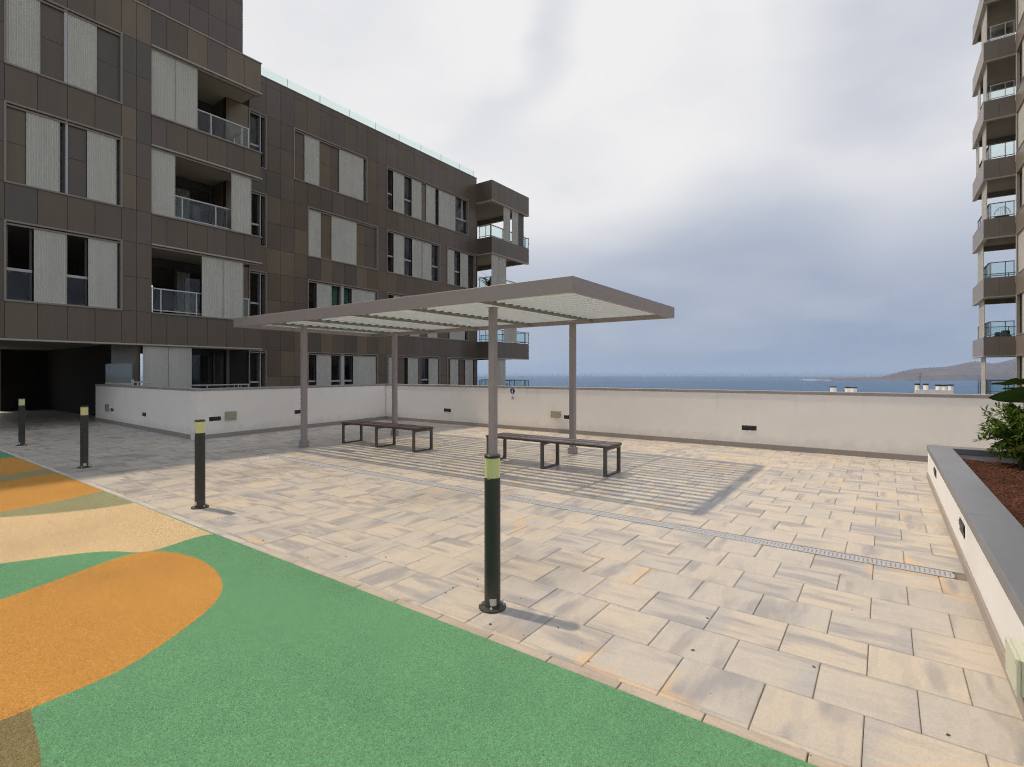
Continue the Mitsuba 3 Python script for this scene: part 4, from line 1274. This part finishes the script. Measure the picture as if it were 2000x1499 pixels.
put(so, 'cushion', cbox(4.87, 5.2, 36.3, 36.5, 3.42, 3.70, .05), 'm_fabric_dark')

# ------------------------------------------------------------------ white houses below, land, sea, headland


def at(px, dist, z=0.0):
    r = (px - 1000) / F_PX
    return RIGHT[:2] * r * dist + FWD[:2] * dist


def house(label, px0, px1, dist, roof_y, chims):
    k = thing('white_house', label, 'house')
    c = (at(px0, dist) + at(px1, dist)) / 2
    D = np.linalg.norm(c)
    n = c / D
    lat = np.array([n[1], -n[0]])
    R = trimesh.transformations.rotation_matrix(math.atan2(lat[1], lat[0]), [0, 0, 1])

    def lx_(p, y0):
        r = at(p, 1.0)
        return (r @ lat) / (r @ n) * (D + y0)

    def z_(y, y0):
        return H - (y - 729) / F_PX * (D + y0) * (n @ FWD[:2])
    roof_z = z_(roof_y, 0)

    def pl(m):
        m.apply_transform(R); m.apply_translation([c[0], c[1], 0]); return m
    l, r_ = lx_(px0, 0), lx_(px1, 0)
    put(k, 'body', pl(bx(l - 2, r_ + 2, .25, 9, -14, roof_z - .9)), 'm_white_wall')
    put(k, 'roof_parapet', pl(bx(l, r_, .0, .2, roof_z - .9, roof_z)), 'm_white_wall')
    for wx in np.arange(l - 1.5, r_ + 1.2, 1.6):
        put(k, 'window', pl(bx(wx, wx + .8, .22, .27, roof_z - 3.2, roof_z - 1.8)), 'm_window_frame_dark')
    for p0, p1, ty, y0 in chims:
        x0, x1, top = lx_(p0, y0), lx_(p1, y0), z_(ty, y0)
        y1 = y0 + min(x1 - x0, .6)
        cw, xm = (x1 - x0) / 1.41 / 2, (x0 + x1) / 2

        def turned(m):
            m.apply_transform(trimesh.transformations.rotation_matrix(math.radians(-40), [0, 0, 1], [0, 0, 0]))
            return pl(m.apply_translation([xm, y0 + cw * 1.5, 0]))
        ck = put(k, 'chimney', turned(bx(-cw, cw, -cw, cw, roof_z - .9, top - .13)), 'm_white_wall')
        put(ck, 'cap', turned(bx(-cw - .02, cw + .02, -cw - .02, cw + .02, top - .128, top)), 'm_chimney_cap')
    return k


dz = lambda y, d: H - (y - 729) / F_PX * d
house('white house roof far right beyond the wall with four capped chimneys', 1788, 1862, 46, 762, [(1786.5, 1796.5, 750, .3), (1803, 1813, 750, .9), (1827, 1838, 751.5, .25), (1839, 1849, 751.8, .6), (1851, 1862, 751, .3)])
house('white rooftop with small capped chimneys left of the larger white house', 1615, 1678, 60, 775, [(1621, 1634, 755.5, .4), (1650, 1658, 756, .9), (1659, 1674, 756.5, .3)])
ant = thing('roof_antenna', 'thin roof antenna rising beside the white chimneys', 'antenna')
pa = at(1797, 47)
put(ant, 'mast', tube([(pa[0], pa[1], -2.5), (pa[0], pa[1], dz(731, 47))], .02, 6), 'm_rail_dark')
put(ant, 'crossbar', tube([(pa[0] - .25, pa[1], dz(737, 47)), (pa[0] + .25, pa[1] + .1, dz(737, 47))], .012, 6), 'm_rail_dark')

SEA = -72.0
RE = 6.371e6
th = np.linspace(-math.pi, math.pi, 181)
rad = np.concatenate([[0, 150, 400], np.geomspace(700, 31000, 44)])
rr_, tt = np.meshgrid(rad, th, indexing='ij')
sv = np.stack([rr_ * np.cos(tt), rr_ * np.sin(tt), SEA - rr_ ** 2 / (2 * RE)], -1).reshape(-1, 3)
gi = np.arange(len(rad) * len(th)).reshape(len(rad), len(th))
sf = np.concatenate([np.stack([gi[:-1, :-1], gi[1:, :-1], gi[1:, 1:]], -1).reshape(-1, 3), np.stack([gi[:-1, :-1], gi[1:, 1:], gi[:-1, 1:]], -1).reshape(-1, 3)])
struct('sea', trimesh.Trimesh(sv, sf, process=False), 'm_sea', smooth=True, label='calm blue sea reaching the horizon')

# land under the terrace, falling to the shore
lx, ly = np.meshgrid(np.linspace(-900, 900, 60), np.linspace(-900, 620, 60), indexing='ij')
lz = -13 - 62 * np.clip((ly - 60) / 420, 0, 1) ** 1.2 + 1.5 * meshkit.fbm(np.stack([lx / 40, ly / 40, lx * 0], -1), 3, 2)
li = np.arange(3600).reshape(60, 60)
lf = np.concatenate([np.stack([li[:-1, :-1], li[1:, :-1], li[1:, 1:]], -1).reshape(-1, 3), np.stack([li[:-1, :-1], li[1:, 1:], li[:-1, 1:]], -1).reshape(-1, 3)])
struct('ground', trimesh.Trimesh(np.stack([lx, ly, lz], -1).reshape(-1, 3), lf, process=False), 'm_land', smooth=True, label='sloping ground below the terrace')
struct('terrace_base', cat([bx(-31, 9, -9.5, 12.3, -13.5, -.14), bx(-27.5, -12.6, 11.0, 27.1, -13.5, -.41)]), 'm_concrete', label='concrete base of the terrace')

# headland on the right horizon
px_ = np.array([1540, 1600, 1660, 1715, 1735, 1755, 1785, 1815, 1845, 1870, 1890, 1905, 1925, 1940, 1955, 1980, 2010, 2060, 2120, 2200, 2320, 2450])
py_ = np.array([742.0, 740, 738.5, 737, 733, 727, 721, 718.5, 717.5, 713, 708.5, 706, 708.5, 710.5, 708, 702, 697, 690, 686, 692, 704, 742])
hp = np.linspace(1540, 2450, 240)
hy = np.interp(hp, px_, py_)
ss_ = np.concatenate([np.linspace(0, 1, 26), np.linspace(1.1, 2, 8)])
HV = []
for a, y in zip(hp, hy):
    for s in ss_:
        dist = 5200 + 1500 * s
        sea_here = SEA - dist ** 2 / (2 * RE) - 3
        crest = H - (y - 729) / F_PX * 6700
        prof = (s ** .85) if s <= 1 else max(0, 2 - s) ** 1.2
        p = at(a, dist)
        rough = (meshkit.fbm(np.array([p[0] / 260, p[1] / 260, 0.3]), 5, 4) - .5) * 2
        z = sea_here + (crest - sea_here) * prof + rough * (crest - sea_here) * .30 * math.sin(math.pi * min(s, 1)) ** .8
        HV.append([p[0], p[1], max(z, sea_here)])
n_, m_ = len(hp), len(ss_)
hi = np.arange(n_ * m_).reshape(n_, m_)
hf = np.concatenate([np.stack([hi[:-1, :-1], hi[1:, :-1], hi[1:, 1:]], -1).reshape(-1, 3), np.stack([hi[:-1, :-1], hi[1:, 1:], hi[:-1, 1:]], -1).reshape(-1, 3)])
struct('hills', trimesh.Trimesh(np.array(HV), hf, process=False), 'm_hill', smooth=True, label='hazy brown headland on the right horizon')

# surf breaking off the point
it = []
for _ in range(60):
    p = at(rng.uniform(1568, 1625), rng.uniform(5200, 6600))
    z = SEA - (p @ p) / (2 * RE) + 1.2
    l_, w2 = rng.uniform(25, 70), rng.uniform(8, 22)
    u = RIGHT[:2] * l_; w3 = FWD[:2] * w2
    it.append(bx(-.5, .5, -.5, .5, -.5, .5).apply_transform(np.array([[u[0], w3[0], 0, p[0]], [u[1], w3[1], 0, p[1]], [0, 0, 2.5, z], [0, 0, 0, 1]])))
struct('surf', cat(it), 'm_foam', kind='stuff', label='white surf breaking off the headland point')

# ------------------------------------------------------------------ haze
USE_HAZE = True
if USE_HAZE:
    scene['air'] = {'type': 'homogeneous', 'albedo': {'type': 'rgb', 'value': [0.60, 0.75, 0.95]}, 'sigma_t': 5.0e-5}
    R_, z0, z1 = 31500.0, -165.0, 300.0
    scene['haze'] = {'type': 'cube', 'to_world': T().translate([0, 0, (z0 + z1) / 2]).scale([R_, R_, (z1 - z0) / 2]), 'bsdf': {'type': 'null'}, 'interior': {'type': 'ref', 'id': 'air'}}
    labels['haze'] = {'kind': 'stuff', 'label': 'pale sea haze'}
    scene['camera']['medium'] = {'type': 'ref', 'id': 'air'}
